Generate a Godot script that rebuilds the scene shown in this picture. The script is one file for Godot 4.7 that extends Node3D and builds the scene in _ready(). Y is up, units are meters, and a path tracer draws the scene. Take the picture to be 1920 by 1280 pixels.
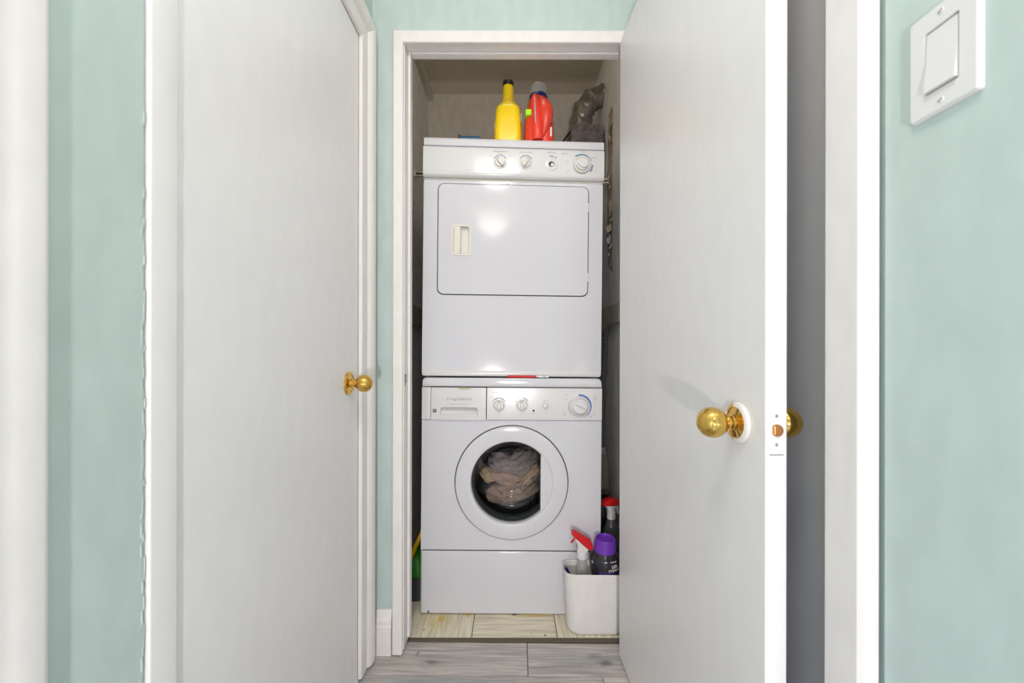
extends Node3D
# A laundry closet seen from a narrow hallway. Metres, y up, the camera looks along -z; "d" below is the distance in front of the camera (z = -d).

const FOCAL := 760.0      # focal length in pixels of a 1920 x 1280 frame
const EYE := 1.03         # height of the camera
const HALL_L := -0.47     # plane of the hallway's left wall
const HALL_R := 0.463     # plane of its right wall
const FRONT := 1.36       # plane of the wall that holds the closet
const FRONT_BACK := 1.43  # its closet side
const CLOSET_L := -0.4725
const CLOSET_R := 0.45
const CLOSET_END := 2.28
const ROOM_H := 2.45
const CLOSET_Y := 0.0055    # the closet floor lies a little above the hallway's

var M := {}

# ---------------------------------------------------------------- geometry: triangles are collected counter-clockwise, normals are smoothed by angle
class Geo:
	var p := PackedVector3Array()
	func tri(a: Vector3, b: Vector3, c: Vector3) -> void:
		p.append(a); p.append(b); p.append(c)
	func quad(a: Vector3, b: Vector3, c: Vector3, d: Vector3) -> void:
		tri(a, b, c); tri(a, c, d)
	func fan(pts: Array, out: Vector3) -> void:      # a convex polygon that faces out
		var n: Vector3 = (pts[1] - pts[0]).cross(pts[2] - pts[0])
		for i in range(1, pts.size() - 1):
			if n.dot(out) >= 0.0:
				tri(pts[0], pts[i], pts[i + 1])
			else:
				tri(pts[0], pts[i + 1], pts[i])
	func merge(g: Geo, xf := Transform3D()) -> void:
		var flip := xf.basis.determinant() < 0.0
		for i in range(0, g.p.size(), 3):
			if flip:
				tri(xf * g.p[i], xf * g.p[i + 2], xf * g.p[i + 1])
			else:
				tri(xf * g.p[i], xf * g.p[i + 1], xf * g.p[i + 2])

func mesh_of(g: Geo, smooth := 48.0, uv := Rect2()) -> ArrayMesh:   # uv: the rectangle of x and z that the texture covers
	var n := g.p.size() / 3
	var fn := PackedVector3Array()
	fn.resize(n)
	var at := {}
	for f in n:
		var a := g.p[f * 3]
		fn[f] = (g.p[f * 3 + 1] - a).cross(g.p[f * 3 + 2] - a)
		for k in 3:
			var v := g.p[f * 3 + k]
			var key := Vector3i(roundi(v.x * 50000.0), roundi(v.y * 50000.0), roundi(v.z * 50000.0))
			if not at.has(key):
				at[key] = []
			at[key].append(f)
	var limit := cos(deg_to_rad(smooth))
	var unit := PackedVector3Array()
	unit.resize(n)
	for f in n:
		unit[f] = fn[f].normalized()
	var pos := PackedVector3Array()
	var nor := PackedVector3Array()
	var tex := PackedVector2Array()
	for f in n:
		if fn[f].length_squared() < 1e-20:
			continue
		for k in [0, 2, 1]:
			var v := g.p[f * 3 + k]
			var key := Vector3i(roundi(v.x * 50000.0), roundi(v.y * 50000.0), roundi(v.z * 50000.0))
			var s := Vector3.ZERO
			for o in at[key]:
				if unit[o].dot(unit[f]) >= limit:
					s += fn[o]
			pos.append(v)
			nor.append(s.normalized() if s.length_squared() > 0.0 else unit[f])
			if uv.has_area():
				tex.append(Vector2((v.x - uv.position.x) / uv.size.x, (v.z - uv.position.y) / uv.size.y))
	var arr := []
	arr.resize(Mesh.ARRAY_MAX)
	arr[Mesh.ARRAY_VERTEX] = pos
	arr[Mesh.ARRAY_NORMAL] = nor
	if uv.has_area():
		arr[Mesh.ARRAY_TEX_UV] = tex
	var m := ArrayMesh.new()
	m.add_surface_from_arrays(Mesh.PRIMITIVE_TRIANGLES, arr)
	return m

func box(g: Geo, a: Vector3, b: Vector3, bev := 0.0) -> void:
	var lo := Vector3(minf(a.x, b.x), minf(a.y, b.y), minf(a.z, b.z))
	var hi := Vector3(maxf(a.x, b.x), maxf(a.y, b.y), maxf(a.z, b.z))
	var c := (lo + hi) / 2.0
	var h := (hi - lo) / 2.0
	bev = minf(bev, minf(h.x, minf(h.y, h.z)) * 0.95)
	for ax in 3:
		var u := (ax + 1) % 3
		var w := (ax + 2) % 3
		for s in [-1.0, 1.0]:
			var pts := []
			for q in [[-1, -1], [1, -1], [1, 1], [-1, 1]]:
				var v := Vector3.ZERO
				v[ax] = s * h[ax]; v[u] = q[0] * (h[u] - bev); v[w] = q[1] * (h[w] - bev)
				pts.append(c + v)
			var out := Vector3.ZERO
			out[ax] = s
			g.fan(pts, out)
		if bev > 0.0:
			for s in [-1.0, 1.0]:
				for t in [-1.0, 1.0]:                      # edges that run along ax
					var pts := []
					for q in [[-1, 0], [1, 0], [1, 1], [-1, 1]]:
						var v := Vector3.ZERO
						v[ax] = q[0] * (h[ax] - bev)
						v[u] = s * (h[u] - (bev if q[1] else 0.0))
						v[w] = t * (h[w] - (0.0 if q[1] else bev))
						pts.append(c + v)
					var out := Vector3.ZERO
					out[u] = s; out[w] = t
					g.fan(pts, out)
	if bev > 0.0:
		for sx in [-1.0, 1.0]:
			for sy in [-1.0, 1.0]:
				for sz in [-1.0, 1.0]:
					var s := Vector3(sx, sy, sz)
					var pts := []
					for k in 3:
						var v := h - Vector3.ONE * bev
						v[k] = h[k]
						pts.append(c + v * s)
					g.fan(pts, s)

func bd(g: Geo, x0: float, x1: float, y0: float, y1: float, d0: float, d1: float, bev := 0.0) -> void:   # a box given by distances in front of the camera
	box(g, Vector3(x0, y0, -d0), Vector3(x1, y1, -d1), bev)

func rrect(w: float, h: float, r: float, n := 5, c := Vector2.ZERO) -> PackedVector2Array:
	var o := PackedVector2Array()
	for k in 4:
		var q: Vector2 = Vector2(w / 2 - r, h / 2 - r) * [Vector2(1, 1), Vector2(-1, 1), Vector2(-1, -1), Vector2(1, -1)][k]
		for i in n + 1:
			var a := PI / 2 * (k + float(i) / n)
			o.append(c + q + Vector2(cos(a), sin(a)) * r)
	return o

func disc(r: float, n := 40, c := Vector2.ZERO) -> PackedVector2Array:
	var o := PackedVector2Array()
	for i in n:
		var a := TAU * i / n
		o.append(c + Vector2(cos(a), sin(a)) * r)
	return o

func inset(poly: PackedVector2Array, by: float) -> PackedVector2Array:
	var o := PackedVector2Array()
	var n := poly.size()
	for i in n:
		var e0 := (poly[i] - poly[(i + n - 1) % n]).normalized()
		var e1 := (poly[(i + 1) % n] - poly[i]).normalized()
		var m := Vector2(-e0.y, e0.x) + Vector2(-e1.y, e1.x)
		var l := maxf(m.length_squared() / 2.0, 0.35)
		o.append(poly[i] + m / l * by)
	return o

func prism(g: Geo, poly_in: PackedVector2Array, z0: float, z1: float, bev := 0.0, bev_back := 0.0) -> void:   # a polygon in xy, pulled along z
	var poly := poly_in
	if Geometry2D.is_polygon_clockwise(poly):
		poly = poly.duplicate()
		poly.reverse()
	# is_polygon_clockwise speaks of a y axis that points down; check by area
	var area := 0.0
	for i in poly.size():
		area += poly[i].cross(poly[(i + 1) % poly.size()])
	if area < 0.0:
		poly = poly.duplicate()
		poly.reverse()
	var rings := []
	if bev_back > 0.0:
		rings.append([inset(poly, bev_back), z0])
		rings.append([poly, z0 + bev_back])
	else:
		rings.append([poly, z0])
	if bev > 0.0:
		rings.append([poly, z1 - bev])
		rings.append([inset(poly, bev * 0.3), z1 - bev * 0.3])
		rings.append([inset(poly, bev), z1])
	else:
		rings.append([poly, z1])
	var n := poly.size()
	for k in rings.size() - 1:
		var a: PackedVector2Array = rings[k][0]
		var b: PackedVector2Array = rings[k + 1][0]
		var za: float = rings[k][1]
		var zb: float = rings[k + 1][1]
		for i in n:
			var j := (i + 1) % n
			g.quad(Vector3(a[i].x, a[i].y, za), Vector3(a[j].x, a[j].y, za), Vector3(b[j].x, b[j].y, zb), Vector3(b[i].x, b[i].y, zb))
	for e in [0, rings.size() - 1]:
		var q: PackedVector2Array = rings[e][0]
		var z: float = rings[e][1]
		var out := Vector3(0, 0, -1 if e == 0 else 1)
		var t := Geometry2D.triangulate_polygon(q)
		if t.is_empty():
			t = Geometry2D.triangulate_polygon(poly)
		for i in range(0, t.size(), 3):
			g.fan([Vector3(q[t[i]].x, q[t[i]].y, z), Vector3(q[t[i + 1]].x, q[t[i + 1]].y, z), Vector3(q[t[i + 2]].x, q[t[i + 2]].y, z)], out)

func reach(poly: PackedVector2Array, c: Vector2, a: float) -> Vector2:      # where a ray from c leaves a convex polygon
	var dir := Vector2(cos(a), sin(a))
	var best := c
	var far := -1.0
	for i in poly.size():
		var hit = Geometry2D.segment_intersects_segment(c, c + dir * 9.0, poly[i], poly[(i + 1) % poly.size()])
		if hit != null and (hit - c).length() > far:
			far = (hit - c).length()
			best = hit
	return best

func holed(g: Geo, outer: PackedVector2Array, inner: PackedVector2Array, z0: float, z1: float, soft := 0.0) -> void:   # a plate in xy with a convex hole
	var c := Vector2.ZERO
	for v in inner:
		c += v / inner.size()
	var angles := []
	for v in outer:
		angles.append((v - c).angle())
	for v in inner:
		angles.append((v - c).angle())
	angles.sort()
	var A := []
	var B := []
	var last := -99.0
	for a in angles:
		if a - last > 1e-4:
			A.append(reach(outer, c, a))
			B.append(reach(inner, c, a))
			last = a
	var n := A.size()
	for i in n:
		var j := (i + 1) % n
		var a0: Vector2 = A[i]
		var a1: Vector2 = A[j]
		var b0: Vector2 = B[i]
		var b1: Vector2 = B[j]
		var s0: Vector2 = b0 + (b0 - c).normalized() * soft
		var s1: Vector2 = b1 + (b1 - c).normalized() * soft
		g.quad(Vector3(s0.x, s0.y, z1), Vector3(a0.x, a0.y, z1), Vector3(a1.x, a1.y, z1), Vector3(s1.x, s1.y, z1))
		if soft > 0.0:
			g.quad(Vector3(b0.x, b0.y, z1 - soft), Vector3(s0.x, s0.y, z1), Vector3(s1.x, s1.y, z1), Vector3(b1.x, b1.y, z1 - soft))
		g.quad(Vector3(a0.x, a0.y, z0), Vector3(b0.x, b0.y, z0), Vector3(b1.x, b1.y, z0), Vector3(a1.x, a1.y, z0))
		g.quad(Vector3(a0.x, a0.y, z0), Vector3(a1.x, a1.y, z0), Vector3(a1.x, a1.y, z1), Vector3(a0.x, a0.y, z1))
		g.quad(Vector3(b1.x, b1.y, z0), Vector3(b0.x, b0.y, z0), Vector3(b0.x, b0.y, z1 - soft), Vector3(b1.x, b1.y, z1 - soft))

func lathe(g: Geo, prof: Array, seg := 36, xf := Transform3D(), a0 := 0.0, a1 := TAU) -> void:   # profile of Vector2(radius, height), turned round y
	for s in seg:
		var t0 := a0 + (a1 - a0) * s / seg
		var t1 := a0 + (a1 - a0) * (s + 1) / seg
		if s == seg - 1 and is_equal_approx(a1 - a0, TAU):
			t1 = a0
		for i in prof.size() - 1:
			var p: Vector2 = prof[i]
			var q: Vector2 = prof[i + 1]
			var v00 := xf * Vector3(p.x * cos(t0), p.y, -p.x * sin(t0))
			var v01 := xf * Vector3(p.x * cos(t1), p.y, -p.x * sin(t1))
			var v11 := xf * Vector3(q.x * cos(t1), q.y, -q.x * sin(t1))
			var v10 := xf * Vector3(q.x * cos(t0), q.y, -q.x * sin(t0))
			if p.x > 1e-6:
				g.tri(v00, v01, v11)
			if q.x > 1e-6:
				g.tri(v00, v11, v10)

func ball(g: Geo, c: Vector3, r: Vector3, seg := 28, rows := 16) -> void:
	var prof := []
	for i in rows + 1:
		var a := -PI / 2 + PI * i / rows
		prof.append(Vector2(0.0 if i == 0 or i == rows else cos(a), sin(a)))
	lathe(g, prof, seg, Transform3D(Basis.from_scale(r), c))

func tube(g: Geo, pts: Array, rad: Variant, seg := 10, capped := true) -> void:
	var n := pts.size()
	var rings := []
	var up := Vector3.UP
	for i in n:
		var dir: Vector3 = (pts[mini(i + 1, n - 1)] - pts[maxi(i - 1, 0)]).normalized()
		if i == 0 and absf(dir.dot(up)) > 0.95:
			up = Vector3.RIGHT
		var side := dir.cross(up).normalized()
		up = side.cross(dir).normalized()
		var r: float = rad[i] if rad is Array else rad
		var ring := []
		for s in seg:
			var a := TAU * s / seg
			ring.append(pts[i] + (side * cos(a) + up * sin(a)) * r)
		rings.append(ring)
	for i in n - 1:
		for s in seg:
			var t := (s + 1) % seg
			g.quad(rings[i][t], rings[i][s], rings[i + 1][s], rings[i + 1][t])
	if capped:
		g.fan(rings[0], pts[0] - pts[1])
		g.fan(rings[n - 1], pts[n - 1] - pts[n - 2])

func loft(g: Geo, rings: Array, close0 := true, close1 := true) -> void:     # rings of Vector3, counter-clockwise seen from above, from the bottom up
	var n: int = rings[0].size()
	for k in rings.size() - 1:
		for i in n:
			var j := (i + 1) % n
			g.quad(rings[k][i], rings[k][j], rings[k + 1][j], rings[k + 1][i])
	if close0:
		g.fan(rings[0], Vector3.DOWN)
	if close1:
		g.fan(rings[rings.size() - 1], Vector3.UP)

func level(w: float, d: float, r: float, y: float, n := 6, c := Vector2.ZERO) -> Array:   # a rounded rectangle lying level at height y
	var o := []
	for v in rrect(w, d, r, n, Vector2.ZERO):
		o.append(Vector3(c.x + v.x, y, c.y - v.y))
	return o

func along_x(g: Geo, poly_zy: Array, x0: float, x1: float) -> void:          # a profile of Vector2(z, y) pulled along x
	var h := Geo.new()
	var q := PackedVector2Array(poly_zy)
	prism(h, q, x0, x1)
	g.merge(h, Transform3D(Vector3(0, 0, 1), Vector3(0, 1, 0), Vector3(1, 0, 0), Vector3.ZERO))

func arc(g: Geo, c: Vector2, r0: float, r1: float, a0: float, a1: float, z0: float, z1: float, n := 18) -> void:
	var poly := PackedVector2Array()
	for i in n + 1:
		var a := deg_to_rad(lerpf(a0, a1, float(i) / n))
		poly.append(c + Vector2(cos(a), sin(a)) * r1)
	for i in n + 1:
		var a := deg_to_rad(lerpf(a1, a0, float(i) / n))
		poly.append(c + Vector2(cos(a), sin(a)) * r0)
	prism(g, poly, z0, z1)

func board(g: Geo, prof: Array, at: Vector3, along: Vector3, across: Vector3, out: Vector3, length: float, mitre0 := 0.0, mitre1 := 0.0) -> void:
	# a moulding: profile of Vector2(across, out) pulled along; each end runs out by mitre * across
	var a := []
	var b := []
	for p in prof:
		a.append(at + across * p.x + out * p.y - along * mitre0 * p.x)
		b.append(at + across * p.x + out * p.y + along * (length + mitre1 * p.x))
	var mid: Vector3 = at + across * prof[-1].x * 0.5 + along * length * 0.5
	var n := a.size()
	for i in n:
		var j := (i + 1) % n
		var e: Vector3 = (b[i] - a[i]).cross(a[j] - a[i])
		var m: Vector3 = (a[i] + a[j] + b[i] + b[j]) / 4.0 - (mid + out * 0.004)
		m -= along * m.dot(along)
		g.fan([a[i], a[j], b[j], b[i]], m if e.length() > 0 else out)
	var flat := PackedVector2Array(prof)
	var t := Geometry2D.triangulate_polygon(flat)
	for i in range(0, t.size(), 3):
		g.fan([a[t[i]], a[t[i + 1]], a[t[i + 2]]], -along)
		g.fan([b[t[i]], b[t[i + 1]], b[t[i + 2]]], along)

# ---------------------------------------------------------------- naming
func tag(o: Node3D, label: String, category: String, group := "", kind := "") -> Node3D:
	if label: o.set_meta("label", label)
	if category: o.set_meta("category", category)
	if group: o.set_meta("group", group)
	if kind: o.set_meta("kind", kind)
	return o

var taken := {}
func named(called: String, parent: Node) -> String:
	var key := str(parent.get_instance_id()) + called
	taken[key] = taken.get(key, -1) + 1
	return called if taken[key] == 0 else "%s_%03d" % [called, taken[key]]

func root(called: String, at := Vector3.ZERO, turn := Basis()) -> Node3D:
	var o := Node3D.new()
	o.name = named(called, self)
	o.transform = Transform3D(turn, at)
	add_child(o, true)
	return o

func part(called: String, g: Variant, m: Material, parent: Node = self, smooth := 48.0, uv := Rect2()) -> MeshInstance3D:
	var o := MeshInstance3D.new()
	o.name = named(called, parent)
	o.mesh = mesh_of(g, smooth, uv) if g is Geo else g
	o.material_override = m
	o.cast_shadow = GeometryInstance3D.SHADOW_CASTING_SETTING_ON
	parent.add_child(o, true)
	return o

func words(called: String, text: String, cap: float, at: Vector3, m: Material, parent: Node, turn := Basis(), face := "Droid Sans", italic := false, weight := 400) -> MeshInstance3D:
	var f := SystemFont.new()
	f.font_names = PackedStringArray([face])
	f.font_italic = italic
	f.font_weight = weight
	var t := TextMesh.new()
	t.text = text
	t.font = f
	t.font_size = 32
	t.pixel_size = cap / (32.0 * 0.72)
	t.depth = 0.0004
	t.curve_step = 1.0
	var o := part(called, t, m, parent)
	o.transform = Transform3D(turn, at)
	return o

# ---------------------------------------------------------------- materials
func noise_map(freq: float, seed_n: int, a: Color, b: Color, octaves := 4, size := 512, bump := false, kind := FastNoiseLite.TYPE_SIMPLEX_SMOOTH) -> NoiseTexture2D:
	var n := FastNoiseLite.new()
	n.noise_type = kind
	n.frequency = freq
	n.seed = seed_n
	n.fractal_octaves = octaves
	var t := NoiseTexture2D.new()
	t.width = size
	t.height = size
	t.seamless = true
	t.noise = n
	t.as_normal_map = bump
	if not bump:
		var r := Gradient.new()
		r.colors = PackedColorArray([a, b])
		r.offsets = PackedFloat32Array([0.25, 0.75])
		t.color_ramp = r
	return t

func mat(c: Color, rough := 0.5, metal := 0.0) -> StandardMaterial3D:
	var m := StandardMaterial3D.new()
	m.albedo_color = c
	m.roughness = rough
	m.metallic = metal
	return m

func tri_map(m: StandardMaterial3D, scale: Vector3, world := true) -> StandardMaterial3D:
	m.uv1_triplanar = true
	m.uv1_world_triplanar = world
	m.uv1_scale = scale
	return m

func painted(c: Color, rough: float, relief: float, var_amount := 0.03, seed_n := 3) -> StandardMaterial3D:   # brushed or rolled paint
	var m := mat(c, rough)
	m.albedo_texture = noise_map(0.012, seed_n, Color(1.0 - var_amount, 1.0 - var_amount, 1.0 - var_amount), Color(1, 1, 1), 5)
	m.heightmap_enabled = true
	m.heightmap_texture = grain
	m.heightmap_scale = relief * 0.12
	return tri_map(m, Vector3(3.0, 1.2, 3.0))

var grain: NoiseTexture2D

func materials() -> void:
	grain = noise_map(0.05, 11, Color.BLACK, Color.WHITE, 4)
	M.teal = painted(Color8(186, 202, 197), 0.5, 0.05, 0.025, 5)
	M.white = painted(Color8(232, 231, 228), 0.4, 0.04, 0.02, 8)
	M.door = painted(Color8(230, 229, 228), 0.33, 0.03, 0.01, 9)
	M.trim = painted(Color8(230, 227, 224), 0.38, 0.03, 0.02, 10)
	M.ceiling = painted(Color8(235, 235, 232), 0.8, 0.1, 0.03, 12)
	M.closet = painted(Color8(206, 199, 187), 0.75, 0.12, 0.04, 14)
	M.closet_side = painted(Color8(240, 239, 237), 0.6, 0.10, 0.05, 15)  # lighter than the back wall, to offset the shade in the side gaps
	M.bare = painted(Color8(196, 184, 162), 0.9, 0.2, 0.2, 16)
	M.flake = mat(Color8(246, 240, 230), 0.8)
	M.flake_tan = mat(Color8(232, 216, 186), 0.85)
	var stip := mat(Color8(236, 224, 206), 0.9)  # lightened to offset the dim light on the closet ceiling
	stip.albedo_texture = noise_map(0.09, 21, Color(0.84, 0.84, 0.84), Color(1, 1, 1), 3)
	stip.heightmap_enabled = true
	stip.heightmap_texture = noise_map(0.12, 22, Color.BLACK, Color.WHITE, 2)
	stip.heightmap_scale = 0.15
	M.stipple = tri_map(stip, Vector3(3, 3, 3))
	M.enamel = mat(Color8(214, 214, 218), 0.09)
	M.plastic = mat(Color8(218, 218, 217), 0.2)
	M.console = mat(Color8(220, 220, 219), 0.1)
	M.cream = mat(Color8(226, 224, 212), 0.35)
	M.knob = mat(Color8(214, 212, 206), 0.3)
	M.clear_ring = mat(Color8(206, 205, 200), 0.25)
	M.dark = mat(Color8(30, 30, 31), 0.6)
	M.gap = mat(Color8(74, 74, 74), 0.7)
	M.rust = mat(Color8(92, 62, 40), 0.8)
	M.ink = mat(Color8(150, 152, 154), 0.6)
	M.ink_dark = mat(Color8(62, 64, 72), 0.6)
	M.blue_ink = mat(Color8(70, 108, 190), 0.5)
	M.violet_ink = mat(Color8(112, 122, 178), 0.5)
	M.teal_ink = mat(Color8(60, 130, 150), 0.5)
	M.grey_ink = mat(Color8(186, 187, 186), 0.5)
	M.line = mat(Color8(206, 207, 208), 0.5)
	M.brass = mat(Color8(226, 184, 96), 0.13, 1.0)
	M.brass.roughness_texture = noise_map(0.02, 31, Color(0.6, 0.6, 0.6), Color(1.6, 1.6, 1.6), 3, 256)
	M.copper = mat(Color8(206, 140, 84), 0.3, 1.0)
	M.screw = mat(Color8(170, 165, 160), 0.4, 0.8)
	M.steel = mat(Color8(165, 168, 170), 0.3, 1.0)
	M.chrome = mat(Color8(220, 222, 225), 0.12, 1.0)
	M.drum = mat(Color8(100, 102, 104), 0.35, 0.9)
	M.seal = mat(Color8(44, 56, 62), 0.4)
	var gl := mat(Color(0.10, 0.11, 0.11, 0.22), 0.03)
	gl.transparency = BaseMaterial3D.TRANSPARENCY_ALPHA
	M.glass = gl
	var pane := mat(Color(0.9, 0.95, 0.95, 0.06), 0.02)
	pane.transparency = BaseMaterial3D.TRANSPARENCY_ALPHA
	M.pane = pane
	var duct := mat(Color8(158, 154, 150), 0.36, 0.5)
	duct.albedo_texture = noise_map(0.008, 33, Color(0.72, 0.68, 0.63), Color(1, 1, 1), 4)
	M.duct = tri_map(duct, Vector3(4, 4, 4))
	var sheet := mat(Color8(134, 127, 124), 0.6, 0.2)
	sheet.albedo_texture = noise_map(0.008, 34, Color(0.82, 0.8, 0.79), Color(1, 1, 1), 4)
	M.sheet = tri_map(sheet, Vector3(4, 4, 4))
	M.wood = painted(Color8(190, 184, 170), 0.7, 0.1, 0.12, 17)
	M.bin = painted(Color8(232, 230, 226), 0.45, 0.01, 0.02, 18)
	M.yellow = mat(Color8(250, 216, 22), 0.32)
	M.orange = mat(Color8(236, 150, 40), 0.4)
	M.red = mat(Color8(240, 66, 46), 0.32)
	M.red_trigger = mat(Color8(206, 10, 20), 0.35)
	M.navy = mat(Color8(24, 36, 110), 0.35)
	M.black = mat(Color8(16, 16, 24), 0.35)
	M.blue = mat(Color8(20, 84, 124), 0.4)
	M.lime = mat(Color8(176, 250, 24), 0.6)
	M.paper = mat(Color8(225, 225, 228), 0.5)
	M.lilac = mat(Color8(196, 168, 196), 0.45)
	M.purple = mat(Color8(112, 54, 178), 0.35)
	var cup := mat(Color(0.75, 0.77, 0.78, 0.34), 0.3)
	cup.transparency = BaseMaterial3D.TRANSPARENCY_ALPHA
	M.cup = cup
	var clear := mat(Color(0.80, 0.82, 0.79, 0.42), 0.3)
	clear.transparency = BaseMaterial3D.TRANSPARENCY_ALPHA
	M.clear = clear
	var smoke := mat(Color(0.36, 0.37, 0.37, 0.72), 0.3)
	smoke.transparency = BaseMaterial3D.TRANSPARENCY_ALPHA
	M.smoke = smoke
	var dark_clear := mat(Color8(44, 42, 48), 0.14)
	M.dark_bottle = dark_clear
	M.mop = mat(Color8(128, 120, 108), 0.95)
	M.mop.albedo_texture = noise_map(0.08, 41, Color(0.55, 0.55, 0.55), Color(1, 1, 1), 3, 256)
	tri_map(M.mop, Vector3(40, 6, 40))
	M.cable = mat(Color8(120, 120, 118), 0.5)
	M.bag = mat(Color8(22, 24, 28), 0.7)
	M.green = mat(Color8(30, 122, 18), 0.45)
	M.green_cord = mat(Color8(40, 130, 100), 0.5)
	M.bristle = mat(Color8(62, 66, 68), 0.9)
	M.stick = mat(Color8(226, 180, 10), 0.4)
	for k in 5:
		var c: Color = [Color8(186, 168, 174), Color8(226, 196, 164), Color8(168, 158, 153), Color8(212, 180, 164), Color8(176, 150, 132)][k]
		var cl := mat(c, 0.95)
		cl.albedo_texture = noise_map(0.02, 50 + k, Color(0.88, 0.88, 0.88), Color(1, 1, 1), 3, 256)
		M["cloth%d" % k] = tri_map(cl, Vector3(8, 8, 8), false)

func stained_plank(w: int, h: int, size: Vector2, base: Color, dark: Color, seed_n: int, cross: bool, marks: Array) -> StandardMaterial3D:
	# printed wood: long grain, plus marks [u, v, radius u, radius v, colour, strength] (knots of the print, detergent stains)
	var n := FastNoiseLite.new()
	n.seed = seed_n
	n.frequency = 0.01
	n.fractal_octaves = 4
	var f := FastNoiseLite.new()
	f.seed = seed_n + 1
	f.frequency = 0.05
	f.fractal_octaves = 2
	var im := Image.create(w, h, false, Image.FORMAT_RGB8)
	for y in h:
		for x in w:
			var u := float(x) * 512.0 / w
			var v := float(y) * 512.0 / h
			var mx := x * size.x / w
			var mz := y * size.y / h
			var a := mz if cross else mx                       # metres along the grain
			var b := mx if cross else mz                       # metres across it
			var warp := n.get_noise_2d(a * 260.0, b * 500.0) * 0.004
			var g1 := n.get_noise_2d(a * 380.0 + 90.0, (b + warp) * 7000.0)
			var g2 := f.get_noise_2d(a * 130.0, (b + warp * 0.5) * 5200.0)
			var k := clampf(0.42 + g1 * 0.75 + g2 * 0.38, 0.0, 1.0)
			var c := base.lerp(dark, k)
			for s in marks:
				var q := Vector2((x / float(w) - s[0]) / s[2], (y / float(h) - s[1]) / s[3]).length() + n.get_noise_2d(u * 4.0, v * 4.0) * 0.7
				c = c.lerp(s[4], clampf(1.25 - q, 0.0, 1.0) * s[5])
			im.set_pixel(x, y, c)
	var m := mat(Color.WHITE, 0.42)
	m.albedo_texture = ImageTexture.create_from_image(im)
	m.texture_repeat = false
	return m

# ---------------------------------------------------------------- the scene
func _ready() -> void:
	var cam := Camera3D.new()
	cam.name = "camera"
	var lens := CameraAttributesPhysical.new()
	lens.frustum_focal_length = 14.0
	lens.frustum_focus_distance = 1.5
	lens.frustum_near = 0.05
	lens.frustum_far = 60.0
	lens.exposure_aperture = 4.8
	cam.attributes = lens
	cam.projection = Camera3D.PROJECTION_FRUSTUM
	cam.near = 0.05
	cam.far = 60.0
	cam.size = 2.0 * cam.near * 640.0 / FOCAL
	cam.frustum_offset = Vector2(0, cam.near * 10.0 / FOCAL)
	cam.position = Vector3(0, EYE, 0)
	cam.rotation_degrees = Vector3(0, 0, 0.1)
	add_child(cam)
	cam.current = true

	var env := Environment.new()
	var sky_mat := ProceduralSkyMaterial.new()
	sky_mat.sky_top_color = Color(0.42, 0.60, 0.90)
	sky_mat.sky_horizon_color = Color(0.80, 0.87, 0.95)
	sky_mat.ground_bottom_color = Color(0.42, 0.42, 0.40)
	sky_mat.ground_horizon_color = Color(0.70, 0.72, 0.73)
	var sky := Sky.new()
	sky.sky_material = sky_mat
	env.background_mode = Environment.BG_SKY
	env.sky = sky
	env.background_energy_multiplier = 14.0
	env.tonemap_mode = Environment.TONE_MAPPER_LINEAR
	env.tonemap_exposure = 0.89
	env.sdfgi_enabled = true
	env.ssao_enabled = true
	env.ssil_enabled = true
	var we := WorldEnvironment.new()
	we.name = "environment"
	we.environment = env
	add_child(we)

	materials()
	unseen_ceiling_lamp(Vector3(0.0, ROOM_H, -0.06), 0.82, "unseen round white glass ceiling light above the camera, lighting the hallway")
	unseen_ceiling_lamp(Vector3(0.0, ROOM_H, 1.28), 0.25, "unseen round white glass ceiling light, lighting from the room behind the hallway")

	closet_fill_bulb(Vector3(0.0, ROOM_H, -1.50), 0.032)
	fill_globe_lamp(Vector3(0.0, 0.0, 1.0), 0.70, 1.9)

	shell()
	left_door()
	closet_frame()
	open_door()
	right_doorway()
	closet_inside()
	floors()
	light_switch()
	washer()
	dryer()
	laundry()
	on_dryer()
	duct_work()
	bin_and_bottles()
	gap_things()

func unseen_ceiling_lamp(at: Vector3, energy: float, label: String) -> void:  # out of view; lights the hallway and glints on the dryer
	var t := root("unseen_ceiling_light", at)
	tag(t, label, "lamp")
	var b := Geo.new()
	lathe(b, [Vector2(0, -0.022), Vector2(0.15, -0.022), Vector2(0.155, -0.016), Vector2(0.155, 0.0), Vector2(0, 0)], 40)
	part("base", b, M.trim, t)
	var d := Geo.new()
	var prof := []
	for i in 9:
		var a := PI / 2 * i / 8.0
		prof.append(Vector2(0.165 * sin(a), -0.03 - 0.075 * cos(a)))
	prof.append(Vector2(0.165, -0.022))
	prof.append(Vector2(0, -0.022))
	lathe(d, prof, 40)
	var gm := mat(Color(1, 1, 1), 0.3)
	gm.emission_enabled = true
	gm.emission = Color(1.0, 0.95, 0.87)
	gm.emission_energy_multiplier = 6.0
	part("glass_shade", d, gm, t)
	var l := OmniLight3D.new()
	l.name = "lamp_light"
	l.position = Vector3(0, -0.065, 0)
	l.light_color = Color(1.0, 0.962, 0.945)
	l.light_energy = energy
	l.light_size = 0.15
	l.omni_range = 12.0
	l.omni_attenuation = 2.0
	l.shadow_enabled = true
	t.add_child(l)

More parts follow.
